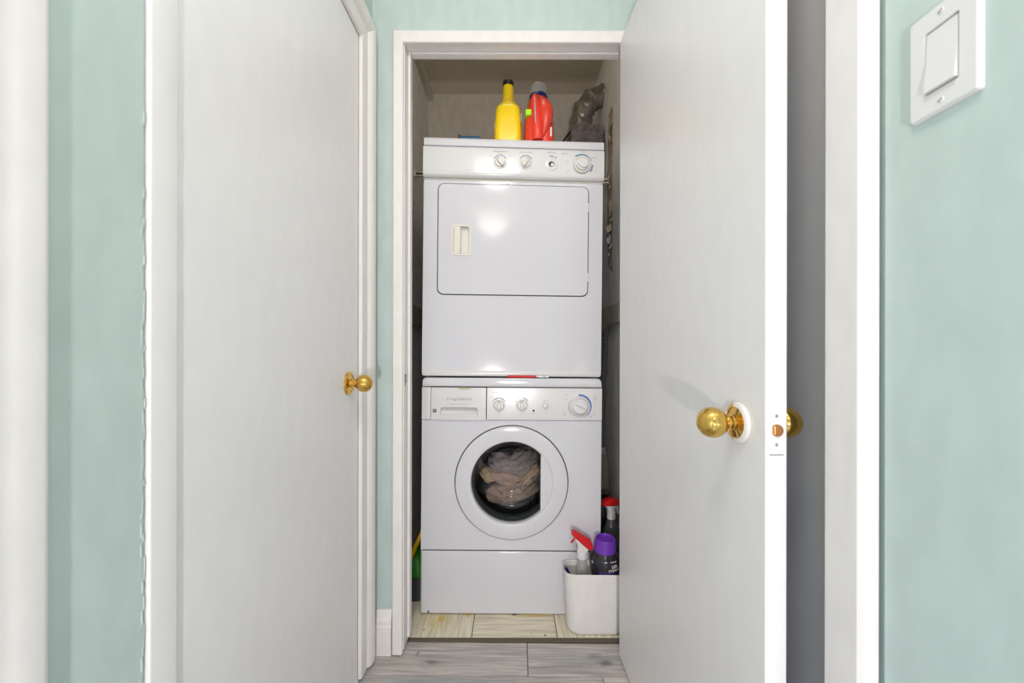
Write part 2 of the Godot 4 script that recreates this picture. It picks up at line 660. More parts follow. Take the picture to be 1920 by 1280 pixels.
func fill_globe_lamp(at: Vector3, height: float, energy: float) -> void:  # added fill light behind the camera, to brighten closet and hallway
	var t := root("added_fill_lamp", at)
	tag(t, "added fill lamp, a small white globe on a low stand behind the camera", "lamp")
	var g := Geo.new()
	lathe(g, [Vector2(0, 0), Vector2(0.10, 0), Vector2(0.10, 0.008), Vector2(0.012, 0.016), Vector2(0.008, 0.03), Vector2(0.008, height - 0.050), Vector2(0.016, height - 0.040), Vector2(0.016, height - 0.030), Vector2(0, height - 0.030)], 32)
	part("stand", g, M.trim, t)
	g = Geo.new()
	ball(g, Vector3(0, height, 0), Vector3.ONE * 0.036, 28, 18)
	var gm := mat(Color(1, 1, 1), 0.3)
	gm.emission_enabled = true
	gm.emission = Color(1.0, 0.97, 0.92)
	gm.emission_energy_multiplier = 5.0
	part("globe", g, gm, t, 80.0)
	var l := OmniLight3D.new()
	l.name = "lamp_light"
	l.position = Vector3(0, height, 0)
	l.light_color = Color(1.0, 0.965, 0.965)
	l.light_energy = energy
	l.light_size = 0.035
	l.omni_range = 12.0
	l.omni_attenuation = 2.0
	l.shadow_enabled = true
	t.add_child(l)

func closet_fill_bulb(at: Vector3, energy: float) -> void:
	# added fill bulb, hidden behind the header, to lift the dark closet
	var t := root("closet_fill_bulb", at)
	tag(t, "added fill bulb in a white holder, hidden on the closet ceiling behind the header", "lamp")
	var g := Geo.new()
	lathe(g, [Vector2(0, -0.045), Vector2(0.018, -0.045), Vector2(0.02, -0.03), Vector2(0.045, -0.012), Vector2(0.045, 0.0), Vector2(0, 0)], 28)
	part("holder", g, M.trim, t)
	g = Geo.new()
	ball(g, Vector3(0, -0.075, 0), Vector3(0.026, 0.032, 0.026), 20, 14)
	var gm := mat(Color(1, 1, 1), 0.3)
	gm.emission_enabled = true
	gm.emission = Color(1.0, 0.93, 0.83)
	gm.emission_energy_multiplier = 1.5
	part("bulb", g, gm, t, 80.0)
	var l := OmniLight3D.new()
	l.name = "bulb_light"
	l.position = Vector3(0, -0.075, 0)
	l.light_color = Color(1.0, 0.93, 0.84)
	l.light_energy = energy
	l.light_size = 0.03
	l.omni_range = 8.0
	l.omni_attenuation = 2.0
	l.shadow_enabled = true
	t.add_child(l)

func shell() -> void:
	var g := Geo.new()
	# left wall of the hallway, with the opening of the closed door
	bd(g, HALL_L - 0.1, HALL_L, 0, ROOM_H, -0.6, 0.3)
	bd(g, HALL_L - 0.1, HALL_L, 0, ROOM_H, 0.3, 0.5165)
	bd(g, HALL_L - 0.1, HALL_L - 0.004, 0, ROOM_H, 0.5165, 0.535)
	bd(g, HALL_L - 0.1, HALL_L, 1.99, ROOM_H, 0.535, 1.25)
	bd(g, HALL_L - 0.1, HALL_L, 0, ROOM_H, 1.25, FRONT)
	tag(part("wall_left", g, M.teal), "pale teal left wall of the hallway around the closed white door", "wall", "", "structure")
	g = Geo.new()
	bd(g, HALL_L - 0.1, -0.379, 0, ROOM_H, FRONT, FRONT_BACK)
	bd(g, 0.408, HALL_R + 0.1, 0, ROOM_H, FRONT, FRONT_BACK)
	bd(g, -0.379, 0.408, 2.063, ROOM_H, FRONT, FRONT_BACK)
	tag(part("wall_back", g, M.teal), "pale teal end wall of the hallway around the closet opening", "wall", "", "structure")
	g = Geo.new()
	bd(g, HALL_R, HALL_R + 0.1, 0, ROOM_H, -0.6, 0.503)
	bd(g, HALL_R + 0.005, HALL_R + 0.1, 0, ROOM_H, 0.503, 0.56)
	bd(g, HALL_R, HALL_R + 0.1, 2.03, ROOM_H, 0.56, 1.27)
	bd(g, HALL_R, HALL_R + 0.1, 0, ROOM_H, 1.27, FRONT)
	tag(part("wall_right", g, M.teal), "pale blue-green right wall of the hallway that holds the light switch", "wall", "", "structure")
	# unseen room behind the camera, with a window placed to light the hallway
	g = Geo.new()
	bd(g, -2.1, HALL_L - 0.1, 0, ROOM_H, -0.6, -0.5)
	bd(g, HALL_R + 0.1, 2.1, 0, ROOM_H, -0.6, -0.5)
	tag(part("wall_room_front", g, M.white), "white wall of the room on both sides of the hallway mouth", "wall", "", "structure")
	g = Geo.new()
	bd(g, -2.1, -2.0, 0, 0.25, -4.1, -0.6)
	bd(g, -2.1, -2.0, 2.25, ROOM_H, -4.1, -0.6)
	bd(g, -2.1, -2.0, 0.25, 2.25, -0.9, -0.6)
	bd(g, -2.1, -2.0, 0.25, 2.25, -4.1, -3.7)
	tag(part("wall_room_left", g, M.white), "white side wall of the room behind the hallway, around its window", "wall", "", "structure")
	g = Geo.new()
	bd(g, 2.0, 2.1, 0, ROOM_H, -4.1, -0.6)
	tag(part("wall_room_right", g, M.white), "white side wall of the room behind the hallway, opposite the window", "wall", "", "structure")
	g = Geo.new()
	bd(g, -2.0, 2.0, 0, ROOM_H, -4.1, -4.0)
	tag(part("wall_room_end", g, M.white), "plain white end wall of the room behind the camera", "wall", "", "structure")
	var w := root("window_1", Vector3(-2.05, 0.25, 2.3), Basis(Vector3.UP, PI / 2))
	tag(w, "unseen wide window with white frame behind the camera, placed to light the right wall", "window", "", "structure")
	g = Geo.new()
	holed(g, PackedVector2Array([Vector2(-1.4, 0), Vector2(1.4, 0), Vector2(1.4, 2.0), Vector2(-1.4, 2.0)]), PackedVector2Array([Vector2(-1.35, 0.05), Vector2(1.35, 0.05), Vector2(1.35, 1.95), Vector2(-1.35, 1.95)]), -0.03, 0.03)
	box(g, Vector3(-0.025, 0.05, -0.03), Vector3(0.025, 1.95, 0.03))
	part("window_frame", g, M.trim, w)
	for s in [-1, 1]:
		g = Geo.new()
		box(g, Vector3(s * 0.025, 0.05, -0.003), Vector3(s * 1.35, 1.95, 0.003))
		part("pane", g, M.pane, w)
	g = Geo.new()
	bd(g, -2.1, 2.1, ROOM_H, ROOM_H + 0.1, -4.1, -0.5)
	bd(g, HALL_L - 0.1, HALL_R + 0.1, ROOM_H, ROOM_H + 0.1, -0.5, FRONT_BACK)
	tag(part("ceiling", g, M.ceiling), "white ceiling of the hallway and the room behind it", "ceiling", "", "structure")

func casing_profile(w: float, inner: float, outer: float) -> Array:
	return [Vector2(0, 0), Vector2(0, inner), Vector2(w * 0.03, inner + 0.002), Vector2(w * 0.44, inner + 0.004), Vector2(w * 0.48, inner + 0.0015), Vector2(w * 0.52, inner + 0.006),
		Vector2(w * 0.60, lerpf(inner, outer, 0.7)), Vector2(w * 0.72, lerpf(inner, outer, 0.9)), Vector2(w * 0.90, outer), Vector2(w * 0.97, outer * 0.93), Vector2(w, outer * 0.8), Vector2(w, 0)]

func brass_knob(parent: Node3D, at: Vector3, basis: Basis, smeared: bool) -> MeshInstance3D:
	# a round brass knob: ball on a collared neck and a round rose; its axis is the basis' y
	var xf := Transform3D(basis, at)
	var g := Geo.new()
	var prof := [Vector2(0.013, 0.008), Vector2(0.0125, 0.012), Vector2(0.0105, 0.014), Vector2(0.0105, 0.017), Vector2(0.0125, 0.019), Vector2(0.0125, 0.022), Vector2(0.0108, 0.024)]
	for i in 15:
		var a := -PI / 2 + 0.42 + (PI - 0.42) * i / 14.0
		prof.append(Vector2(0.0255 * cos(a) if i < 14 else 0.0, 0.0455 + 0.0245 * sin(a)))
	lathe(g, prof, 40, xf)
	var k := part("knob", g, M.brass, parent, 35.0)
	tag(k, "ball-shaped brass door knob", "")
	g = Geo.new()
	lathe(g, [Vector2(0.0335, 0.0), Vector2(0.0335, 0.003), Vector2(0.0315, 0.0055), Vector2(0.026, 0.007), Vector2(0.0255, 0.0055), Vector2(0.014, 0.0085), Vector2(0, 0.0085)], 44, xf)
	part("rose", g, M.brass, k, 35.0)
	if smeared:
		g = Geo.new()
		lathe(g, [Vector2(0.0338, 0.0005), Vector2(0.0339, 0.0034), Vector2(0.0318, 0.006), Vector2(0.0262, 0.0075), Vector2(0.026, 0.0068)], 26, xf, -1.75, 1.75)
		tag(part("paint_smear", g, M.trim, k, 35.0), "white paint smeared over the rim of the brass rose", "")
	return k

func left_door() -> void:
	# a flush white door, closed, in the left wall
	var t := root("door_1", Vector3(HALL_L, 0.012, -0.9))
	tag(t, "closed flush white door in the left wall with a small brass knob", "door", "", "structure")
	var g := Geo.new()
	box(g, Vector3(-0.035, 0, -0.337), Vector3(-0.001, 1.968, 0.33), 0.0015)
	part("leaf", g, M.door, t)
	brass_knob(t, Vector3(-0.001, 0.912, -0.268), Basis(Vector3(0, 1, 0), Vector3(1, 0, 0), Vector3(0, 0, -1)), false)
	# its casing and jamb
	var c := root("trim_1", Vector3(HALL_L, 0, 0))
	tag(c, "white moulded casing around the closed left door", "trim", "", "structure")
	g = Geo.new()
	board(g, casing_profile(0.085, 0.009, 0.027), Vector3(0, 0.012, -1.241), Vector3.UP, Vector3(0, 0, -1), Vector3(1, 0, 0), 1.972, 0.0, 1.0)
	part("side_casing", g, M.trim, c, 30.0)
	g = Geo.new()
	board(g, casing_profile(0.085, 0.009, 0.027), Vector3(0, 1.984, -0.535), Vector3(0, 0, -1), Vector3.UP, Vector3(1, 0, 0), 0.706, 0.0, 1.0)
	part("head_casing", g, M.trim, c, 30.0)
	g = Geo.new()
	bd(g, -0.03, 0.0045, 0.0, 2.07, 0.5215, 0.566, 0.003)
	part("side_casing", g, M.door, c)
	g = Geo.new()
	bd(g, -0.1, -0.0015, 0.0, 1.99, 1.2385, 1.2495)
	bd(g, -0.1, -0.0015, 1.9815, 1.99, 0.566, 1.2385)
	bd(g, -0.1, -0.036, 0.0, 1.9815, 1.22, 1.2385)
	bd(g, -0.1, -0.036, 0.0, 1.9815, 0.54, 0.58)
	bd(g, -0.1, -0.036, 1.965, 1.9815, 0.58, 1.22)
	part("jamb", g, M.trim, c)
	# ragged paint along the near edge
	var rng := RandomNumberGenerator.new()
	rng.seed = 4
	g = Geo.new()
	var y := 0.02
	while y < 2.05:
		var l := rng.randf_range(0.006, 0.02)
		if y < 1.2 or rng.randf() < 0.2:
			var x := rng.randf_range(0.0005, 0.0013)
			ball(g, Vector3(0.0, y, -0.5165 + rng.randf_range(-0.002, 0.0035)), Vector3(x, l * 0.6, rng.randf_range(0.0008, 0.0018)), 6, 4)
		y += l
	tag(part("paint_ridge", g, M.teal, c, 60.0), "ragged dried paint ridge where wall meets casing", "", "", "stuff")
	# the next door's casing, nearer to the camera
	var n := root("trim_2", Vector3(HALL_L, 0, 0))
	tag(n, "white moulded casing at the near end of the left wall", "trim", "", "structure")
	g = Geo.new()
	board(g, [Vector2(0, 0), Vector2(0, 0.010), Vector2(0.036, 0.0112), Vector2(0.040, 0.0098), Vector2(0.052, 0.0100), Vector2(0.056, 0.0112), Vector2(0.076, 0.0115), Vector2(0.081, 0.009), Vector2(0.082, 0)], Vector3(0, 0.0, -0.322), Vector3.UP, Vector3(0, 0, -1), Vector3(1, 0, 0), 2.05)
	part("side_casing", g, M.trim, n, 30.0)

func closet_frame() -> void:
	var t := root("trim_3", Vector3(0, 0, -FRONT))
	tag(t, "white casing, jamb and stop of the laundry closet opening", "trim", "", "structure")
	var prof := [Vector2(0, 0), Vector2(0, 0.011), Vector2(0.002, 0.0135), Vector2(0.010, 0.014), Vector2(0.031, 0.013), Vector2(0.034, 0.010), Vector2(0.035, 0)]
	var head := [Vector2(0, 0), Vector2(0, 0.011), Vector2(0.002, 0.0135), Vector2(0.010, 0.014), Vector2(0.038, 0.013), Vector2(0.0415, 0.010), Vector2(0.0425, 0)]
	var g := Geo.new()
	board(g, prof, Vector3(-0.364, 0.006, 0), Vector3.UP, Vector3(-1, 0, 0), Vector3(0, 0, 1), 2.036, 0.0, 1.21)
	part("side_casing", g, M.trim, t, 30.0)
	g = Geo.new()
	board(g, head, Vector3(-0.364, 2.042, 0), Vector3(1, 0, 0), Vector3.UP, Vector3(0, 0, 1), 0.757, 0.824, 0.824)
	part("head_casing", g, M.trim, t, 30.0)
	g = Geo.new()
	board(g, prof, Vector3(0.393, 0.006, 0), Vector3.UP, Vector3(1, 0, 0), Vector3(0, 0, 1), 2.036, 0.0, 1.21)
	part("side_casing", g, M.trim, t, 30.0)
	g = Geo.new()
	box(g, Vector3(-0.379, 0.012, 0.001), Vector3(-0.361, 2.063, -0.0705), 0.0012)
	part("side_jamb", g, M.trim, t)
	g = Geo.new()
	box(g, Vector3(0.39, 0.012, 0.001), Vector3(0.408, 2.063, -0.0705), 0.0012)
	part("side_jamb", g, M.trim, t)
	g = Geo.new()
	box(g, Vector3(-0.361, 2.0455, 0.001), Vector3(0.39, 2.063, -0.0705), 0.0012)
	part("head_jamb", g, M.trim, t)
	g = Geo.new()
	box(g, Vector3(-0.361, 0.03, -0.035), Vector3(-0.3506, 2.0455, -0.064), 0.0018)
	part("stop", g, M.trim, t)
	g = Geo.new()
	box(g, Vector3(-0.3506, 2.0375, -0.035), Vector3(0.39, 2.0455, -0.064), 0.0018)
	part("stop", g, M.trim, t)
	g = Geo.new()                                         # strike plate under paint, with its two dark slots
	box(g, Vector3(-0.361, 0.888, 0.0), Vector3(-0.3595, 0.946, -0.03), 0.0005)
	var s := part("strike_plate", g, M.trim, t)
	g = Geo.new()
	box(g, Vector3(-0.3601, 0.898, 0.0005), Vector3(-0.3590, 0.938, -0.0045))
	box(g, Vector3(-0.3601, 0.907, -0.014), Vector3(-0.3590, 0.937, -0.019))
	part("slot", g, M.gap, s)
	g = Geo.new()
	ball(g, Vector3(-0.3505, 1.79, -0.05), Vector3(0.0015, 0.004, 0.003), 8, 6)
	ball(g, Vector3(-0.358, 0.197, -0.034), Vector3(0.0025, 0.004, 0.002), 8, 6)
	part("paint_blob", g, M.trim, t)
	# baseboard between the corner and the casing
	g = Geo.new()
	var bp := [Vector2(0, 0), Vector2(0, 0.0145), Vector2(0.096, 0.0145), Vector2(0.099, 0.0115), Vector2(0.104, 0.0115), Vector2(0.110, 0.0125), Vector2(0.119, 0.0115), Vector2(0.126, 0.0075), Vector2(0.142, 0.0065), Vector2(0.148, 0.003), Vector2(0.148, 0)]
	board(g, bp, Vector3(-0.452, 0.002, -FRONT), Vector3(1, 0, 0), Vector3.UP, Vector3(0, 0, 1), 0.0515)
	tag(part("baseboard_back", g, M.trim, self, 30.0), "short white stepped baseboard between the two door casings", "baseboard", "", "structure")

func open_door() -> void:
	# the closet's own door, swung open past a right angle; local x runs from the hinge to the free edge, local z out of the closet side of the leaf
	var along := Vector3(0.0327, 0, 0.99947)
	var t := root("door_2", Vector3(0.357, 0.009, -1.344), Basis(along, Vector3.UP, along.cross(Vector3.UP)))
	tag(t, "flush white closet door standing open on the right with brass knobs", "door", "", "structure")
	var W := 0.735
	var g := Geo.new()
	box(g, Vector3(0, 0, -0.034), Vector3(W, 2.031, 0), 0.0016)
	part("leaf", g, M.door, t)
	brass_knob(t, Vector3(W - 0.067, 0.896, 0), Basis(Vector3(1, 0, 0), Vector3(0, 0, 1), Vector3(0, -1, 0)), true)
	brass_knob(t, Vector3(W - 0.067, 0.896, -0.034), Basis(Vector3(1, 0, 0), Vector3(0, 0, -1), Vector3(0, 1, 0)), false)
	# latch on the free edge (its face looks along local x)
	var face := Transform3D(Basis(Vector3(0, 0, -1), Vector3(0, 1, 0), Vector3(1, 0, 0)), Vector3(W, 0.896, -0.017))
	g = Geo.new()
	var h := Geo.new()
	holed(h, rrect(0.026, 0.058, 0.002, 2), disc(0.0108, 24), -0.001, 0.0007)
	g.merge(h, face)
	var lp := part("latch_plate", g, M.door, t)
	g = Geo.new(); h = Geo.new()
	prism(h, disc(0.0103, 24), -0.008, -0.0002)
	g.merge(h, face)
	part("latch_well", g, M.gap, lp)
	g = Geo.new(); h = Geo.new()
	var bolt := PackedVector2Array()
	for v in disc(0.0088, 24):
		bolt.append(Vector2(clampf(v.x, -0.006, 0.0085), v.y))
	prism(h, bolt, -0.006, 0.0042, 0.0015)
	g.merge(h, face)
	tag(part("latch_bolt", g, M.copper, lp), "worn copper-coloured latch bolt", "")
	g = Geo.new(); h = Geo.new()
	for y in [-0.0215, 0.0215]:
		prism(h, disc(0.0026, 12, Vector2(0, y)), -0.0004, 0.0010, 0.0004)
	g.merge(h, face)
	part("screw", g, M.screw, lp)
	g = Geo.new(); h = Geo.new()
	box(h, Vector3(-0.011, -0.0372, 0), Vector3(0.011, -0.0364, 0.0006))
	g.merge(h, face)
	part("paint_crack", g, M.dark, lp)

func right_doorway() -> void:
	var c := root("trim_4", Vector3(HALL_R, 0, 0))
	tag(c, "white casing of the doorway in the right wall, beside the switch", "trim", "", "structure")
	var g := Geo.new()
	var prof := [Vector2(0, 0), Vector2(0, 0.016), Vector2(0.004, 0.019), Vector2(0.052, 0.0215), Vector2(0.060, 0.0215), Vector2(0.0665, 0.017), Vector2(0.0675, 0)]
	board(g, prof, Vector3(0, 0, -0.5785), Vector3.UP, Vector3(0, 0, 1), Vector3(-1, 0, 0), 2.03, 0.0, 1.0)
	part("side_casing", g, M.trim, c, 30.0)
	g = Geo.new()
	board(g, prof, Vector3(0, 2.03, -0.5785), Vector3(0, 0, -1), Vector3.UP, Vector3(-1, 0, 0), 0.70, 1.0, 0.0)
	part("head_casing", g, M.trim, c, 30.0)
	g = Geo.new()
	bd(g, -0.001, 0.1, 0, 2.03, 0.56, 0.578)
	bd(g, -0.001, 0.1, 0, 2.03, 1.262, 1.27)
	bd(g, -0.001, 0.1, 2.012, 2.03, 0.578, 1.262)
	part("jamb", g, M.trim, c)
	var t := root("door_3", Vector3(HALL_R + 0.066, 0.01, -0.92))
	tag(t, "closed white door set back in the right wall, shaded behind the open closet door", "door", "", "structure")
	g = Geo.new()
	box(g, Vector3(0, 0, -0.34), Vector3(0.034, 2.0, 0.34), 0.0015)
	part("leaf", g, M.door, t)

func lifted(v: Vector3, s: float, side: float) -> Vector3:
	return Vector3(side * (0.0006 + maxf(0.0, v.z + s * 0.2) * 0.55), v.y, v.z)

func flakes(parent: Node3D, wall_x: float, side: float, list: Array) -> void:
	# torn paint curling off the closet wall: [height, distance, size, turn, tan?]
	var rng := RandomNumberGenerator.new()
	rng.seed = 9
	for f in list:
		var g := Geo.new()
		var s: float = f[2]
		var xf := Transform3D(Basis(Vector3.RIGHT, f[3]), Vector3(wall_x, f[0], -f[1]))
		var pts := []
		for i in 7:
			var a := TAU * i / 7.0
			var r := s * rng.randf_range(0.55, 1.0)
			pts.append(Vector3(0, sin(a) * r, cos(a) * r * 0.75))
		var h := Geo.new()
		for i in 7:                                       # a curled scale with thickness
			var p: Vector3 = pts[i]
			var q: Vector3 = pts[(i + 1) % 7]
			var a := lifted(p, s, side)
			var b := lifted(q, s, side)
			var m := lifted(Vector3.ZERO, s, side)
			var th := Vector3(side * 0.0012, 0, 0)
			h.fan([m + th, a + th, b + th], Vector3(side, 0, 0))
			h.fan([m, a, b], Vector3(-side, 0, 0))
			h.fan([a, b, b + th, a + th], (p + q))
		g.merge(h, xf)
		part("paint_flake", g, M.flake_tan if f[4] else M.flake, parent, 20.0)

func closet_inside() -> void:
	var g := Geo.new()
	bd(g, CLOSET_L - 0.1, CLOSET_R + 0.1, 0, ROOM_H, CLOSET_END, CLOSET_END + 0.1)
	tag(part("wall_closet_back", g, M.closet), "dull grey back wall of the laundry closet", "wall", "", "structure")
	g = Geo.new()
	bd(g, CLOSET_L - 0.1, CLOSET_R + 0.1, ROOM_H, ROOM_H + 0.1, FRONT_BACK, CLOSET_END + 0.1)
	tag(part("ceiling_closet", g, M.stipple), "grey stippled ceiling of the laundry closet", "ceiling", "", "structure")
	var l := root("wall_closet_left")
	tag(l, "grey left side wall of the laundry closet", "wall", "", "structure")
	g = Geo.new()
	bd(g, CLOSET_L - 0.1, CLOSET_L, 0, ROOM_H, FRONT_BACK, CLOSET_END)
	part("plaster", g, M.closet_side, l)
	flakes(l, CLOSET_L, 1.0, [[1.72, 1.93, 0.022, 0.4, false], [1.675, 1.925, 0.018, 1.2, false], [1.64, 1.93, 0.014, 0.2, false], [1.60, 1.925, 0.016, 2.0, false]])
	g = Geo.new()
	bd(g, CLOSET_L, -0.447, 2.408, ROOM_H, FRONT_BACK, CLOSET_END)
	tag(part("trim_5", g, M.closet), "narrow grey batten along the closet ceiling's left edge", "trim", "", "structure")
	var r := root("wall_closet_right")
	tag(r, "grey right side wall of the laundry closet with torn peeling paint", "wall", "", "structure")
	g = Geo.new()
	bd(g, CLOSET_R, CLOSET_R + 0.1, 0, ROOM_H, FRONT_BACK, CLOSET_END)
	part("plaster", g, M.closet_side, r)
	# bare paper where the paint has torn off
	var rng := RandomNumberGenerator.new()
	rng.seed = 21
	var poly := PackedVector2Array()
	var y := 1.36
	while y < 2.12:
		poly.append(Vector2(-1.815 + rng.randf_range(-0.012, 0.012), y))
		y += 0.018
	var back := poly.size()
	y = 2.11
	while y > 1.37:
		poly.append(Vector2(-1.885 - 0.03 * sin((y - 1.36) * 4.0) + rng.randf_range(-0.012, 0.012), y))
		y -= 0.03
	var h := Geo.new()
	prism(h, poly, -0.0012, 0.0012)
	g = Geo.new()
	g.merge(h, Transform3D(Vector3(0, 0, 1), Vector3(0, 1, 0), Vector3(-1, 0, 0), Vector3(CLOSET_R, 0, 0)))
	tag(part("bare_patch", g, M.bare, r), "brown bare strip where the paint has torn off", "")
	# the painted layer in front of it stands a little proud, with a ragged edge
	poly = PackedVector2Array([Vector2(-1.43, 0.02), Vector2(-1.43, 2.44), Vector2(-1.80, 2.44)])
	y = 2.40
	while y > 1.30:
		poly.append(Vector2(-1.808 + rng.randf_range(-0.008, 0.008), y))
		y -= 0.02
	poly.append(Vector2(-1.87, 1.22))
	poly.append(Vector2(-1.87, 0.02))
	h = Geo.new()
	prism(h, poly, -0.001, 0.003)
	g = Geo.new()
	g.merge(h, Transform3D(Vector3(0, 0, 1), Vector3(0, 1, 0), Vector3(-1, 0, 0), Vector3(CLOSET_R, 0, 0)))
	part("paint_layer", g, M.closet_side, r, 20.0)
	var list := []
	for k in [[2.03, 0.034, false], [1.99, 0.02, true], [1.955, 0.016, false], [1.80, 0.03, false], [1.765, 0.014, false], [1.70, 0.016, false], [1.665, 0.034, true], [1.64, 0.02, false], [1.605, 0.013, false], [1.575, 0.036, true],
			[1.56, 0.02, false], [1.535, 0.018, false], [1.52, 0.024, false], [1.485, 0.026, false], [1.46, 0.018, true], [1.425, 0.02, true], [1.405, 0.017, false], [1.375, 0.02, false]]:
		list.append([k[0], 1.845 + rng.randf_range(-0.03, 0.03), k[1], rng.randf_range(0, 6.0), k[2]])
	flakes(r, CLOSET_R, -1.0, list)
	# wooden cleats on both side walls
	g = Geo.new()
	bd(g, CLOSET_L, CLOSET_L + 0.02, 1.135, 1.222, 1.5, CLOSET_END, 0.002)
	tag(part("trim_6", g, M.wood), "painted wooden cleat across the closet's left side wall", "trim", "", "structure")
	g = Geo.new()
	bd(g, CLOSET_R - 0.02, CLOSET_R, 1.13, 1.213, 1.5, CLOSET_END, 0.002)
	tag(part("trim_7", g, M.wood), "painted wooden cleat across the closet's right side wall", "trim", "", "structure")
	# stub ends of a channel bar that pokes out on both sides above the dryer
	for s in [[-1.0, CLOSET_L, 1.862, 1.96, "left"], [1.0, CLOSET_R, 1.800, 1.89, "right"]]:
		var t := root("channel_bar", Vector3(s[1], s[2], -s[3]))
		tag(t, "short cream channel bar from the %s closet wall, just above the dryer's door" % ("plain left" if s[0] < 0 else "peeling right"), "bracket", "channel bars at the dryer's sides")
		g = Geo.new()
		var x: float = -s[0] * 0.075
		box(g, Vector3(0, 0.006, -0.012), Vector3(x, 0.010, 0.012))
		box(g, Vector3(0, -0.010, -0.012), Vector3(x, -0.006, 0.012))
		part("flange", g, M.cream, t)
		g = Geo.new()
		box(g, Vector3(0, -0.006, -0.012), Vector3(x, 0.006, -0.009))
		part("web", g, M.rust, t)
		g = Geo.new()
		for k in 5:
			ball(g, Vector3(-s[0] * 0.004, rng.randf_range(-0.016, 0.02), 0.010 + rng.randf_range(-0.006, 0.006)), Vector3(0.004, rng.randf_range(0.005, 0.011), 0.004), 7, 5)
		part("plaster_crumbs", g, M.flake, t, 20.0)

func floors() -> void:
	var f := root("floor")
	tag(f, "grey wood-look laminate floor of the hallway", "floor", "", "structure")
	var g := Geo.new()
	bd(g, -2.1, 2.1, -0.1, -0.012, -4.1, 2.4)
	part("subfloor", g, M.dark, f)
	g = Geo.new()
	bd(g, -2.1, 2.1, -0.012, 0.0, -4.1, 0.70)
	var rest := mat(Color8(158, 154, 149), 0.42)
	rest.albedo_texture = noise_map(0.02, 61, Color(0.8, 0.8, 0.8), Color(1, 1, 1), 5)
	tri_map(rest, Vector3(1.0, 1.0, 12.0))
	part("laminate", g, rest, f)
	var light := Color8(204, 198, 192)
	var dark := Color8(152, 147, 143)
	var knot := Color8(72, 72, 72)
	var cool := Color8(154, 158, 158)
	var rows := [   # [far distance, near distance, x from, x to, seed, marks]
		[1.411, 1.270, -0.56, 0.052, 71, [[0.49, 0.63, 0.035, 0.07, knot, 0.8], [0.49, 0.66, 0.09, 0.12, dark, 0.6], [0.40, 0.37, 0.01, 0.06, knot, 0.5], [0.75, 0.85, 0.25, 0.2, light, 0.5]]],
		[1.411, 1.270, 0.054, 0.56, 72, [[0.50, 0.60, 0.05, 0.10, knot, 0.75], [0.44, 0.42, 0.06, 0.10, knot, 0.4], [0.2, 0.8, 0.3, 0.12, dark, 0.5], [0.35, 0.5, 0.3, 0.2, cool, 0.5]]],
		[1.268, 1.079, -0.56, 0.284, 73, [[0.4, 0.15, 0.5, 0.25, cool, 0.6], [0.7, 0.6, 0.05, 0.1, knot, 0.5]]],
		[1.268, 1.079, 0.286, 0.56, 74, []],
		[1.077, 0.888, -0.56, -0.15, 75, []],
		[1.077, 0.888, -0.148, 0.56, 76, []],
		[0.886, 0.702, -0.56, 0.2, 77, []],
		[0.886, 0.702, 0.202, 0.56, 78, []],
	]
	var spin := Basis(Vector3.UP, deg_to_rad(-0.55))
	for r in rows:
		g = Geo.new()
		bd(g, r[2], r[3], -0.012, 0.0, r[0], r[1], 0.0008)
		var pale: bool = r[4] == 74
		var m := stained_plank(512, 128, Vector2(r[3] - r[2], r[0] - r[1]), light if not pale else Color8(222, 215, 208), dark if not pale else Color8(184, 178, 172), r[4], false, r[5])
		var o := part("plank", g, m, f, 30.0, Rect2(r[2], -r[0], r[3] - r[2], r[0] - r[1]))
		o.transform = Transform3D(spin, Vector3(0, 0, -1.34) - spin * Vector3(0, 0, -1.34))
	# threshold strip in the doorway; its dark brown has the shade painted in
	g = Geo.new()
	bd(g, -0.379, 0.408, -0.012, 0.005, 1.4135, FRONT_BACK - 0.0004, 0.001)
	tag(part("trim_8", g, mat(Color8(96, 86, 72), 0.8)), "raw edge strip at the closet threshold, darkened with painted shade", "trim", "", "structure")
	var c := root("floor_closet")
	tag(c, "cream wood-look floor of the laundry closet, stained yellow", "floor", "", "structure")
	var cl := Color8(238, 230, 208)
	var cd := Color8(196, 188, 166)
	var ye := Color8(206, 158, 52)
	var pale_ye := Color8(212, 190, 110)
	var gr := Color8(70, 70, 66)
	for r in [   # [x from, x to, seed, grain across, marks]
		[CLOSET_L, -0.1422, 81, true, [[0.63, 0.885, 0.05, 0.022, ye, 0.75], [0.56, 0.93, 0.03, 0.04, pale_ye, 0.6], [0.93, 0.86, 0.05, 0.02, ye, 0.5], [0.47, 0.955, 0.008, 0.005, gr, 0.8], [0.6, 0.9, 0.2, 0.06, pale_ye, 0.35]]],
		[-0.1398, 0.1606, 82, false, [[0.75, 0.862, 0.3, 0.012, ye, 0.45], [0.5, 0.855, 0.05, 0.008, gr, 0.6], [0.86, 0.985, 0.012, 0.006, gr, 0.8], [0.7, 0.975, 0.01, 0.005, gr, 0.4]]],
		[0.163, CLOSET_R, 83, true, []]]:
		g = Geo.new()
		bd(g, r[0], r[1], -0.012, CLOSET_Y, FRONT_BACK, CLOSET_END, 0.0008)
		part("tile", g, stained_plank(256, 512, Vector2(r[1] - r[0], CLOSET_END - FRONT_BACK), cl, cd, r[2], r[3], r[4]), c, 30.0, Rect2(r[0], -CLOSET_END, r[1] - r[0], CLOSET_END - FRONT_BACK))

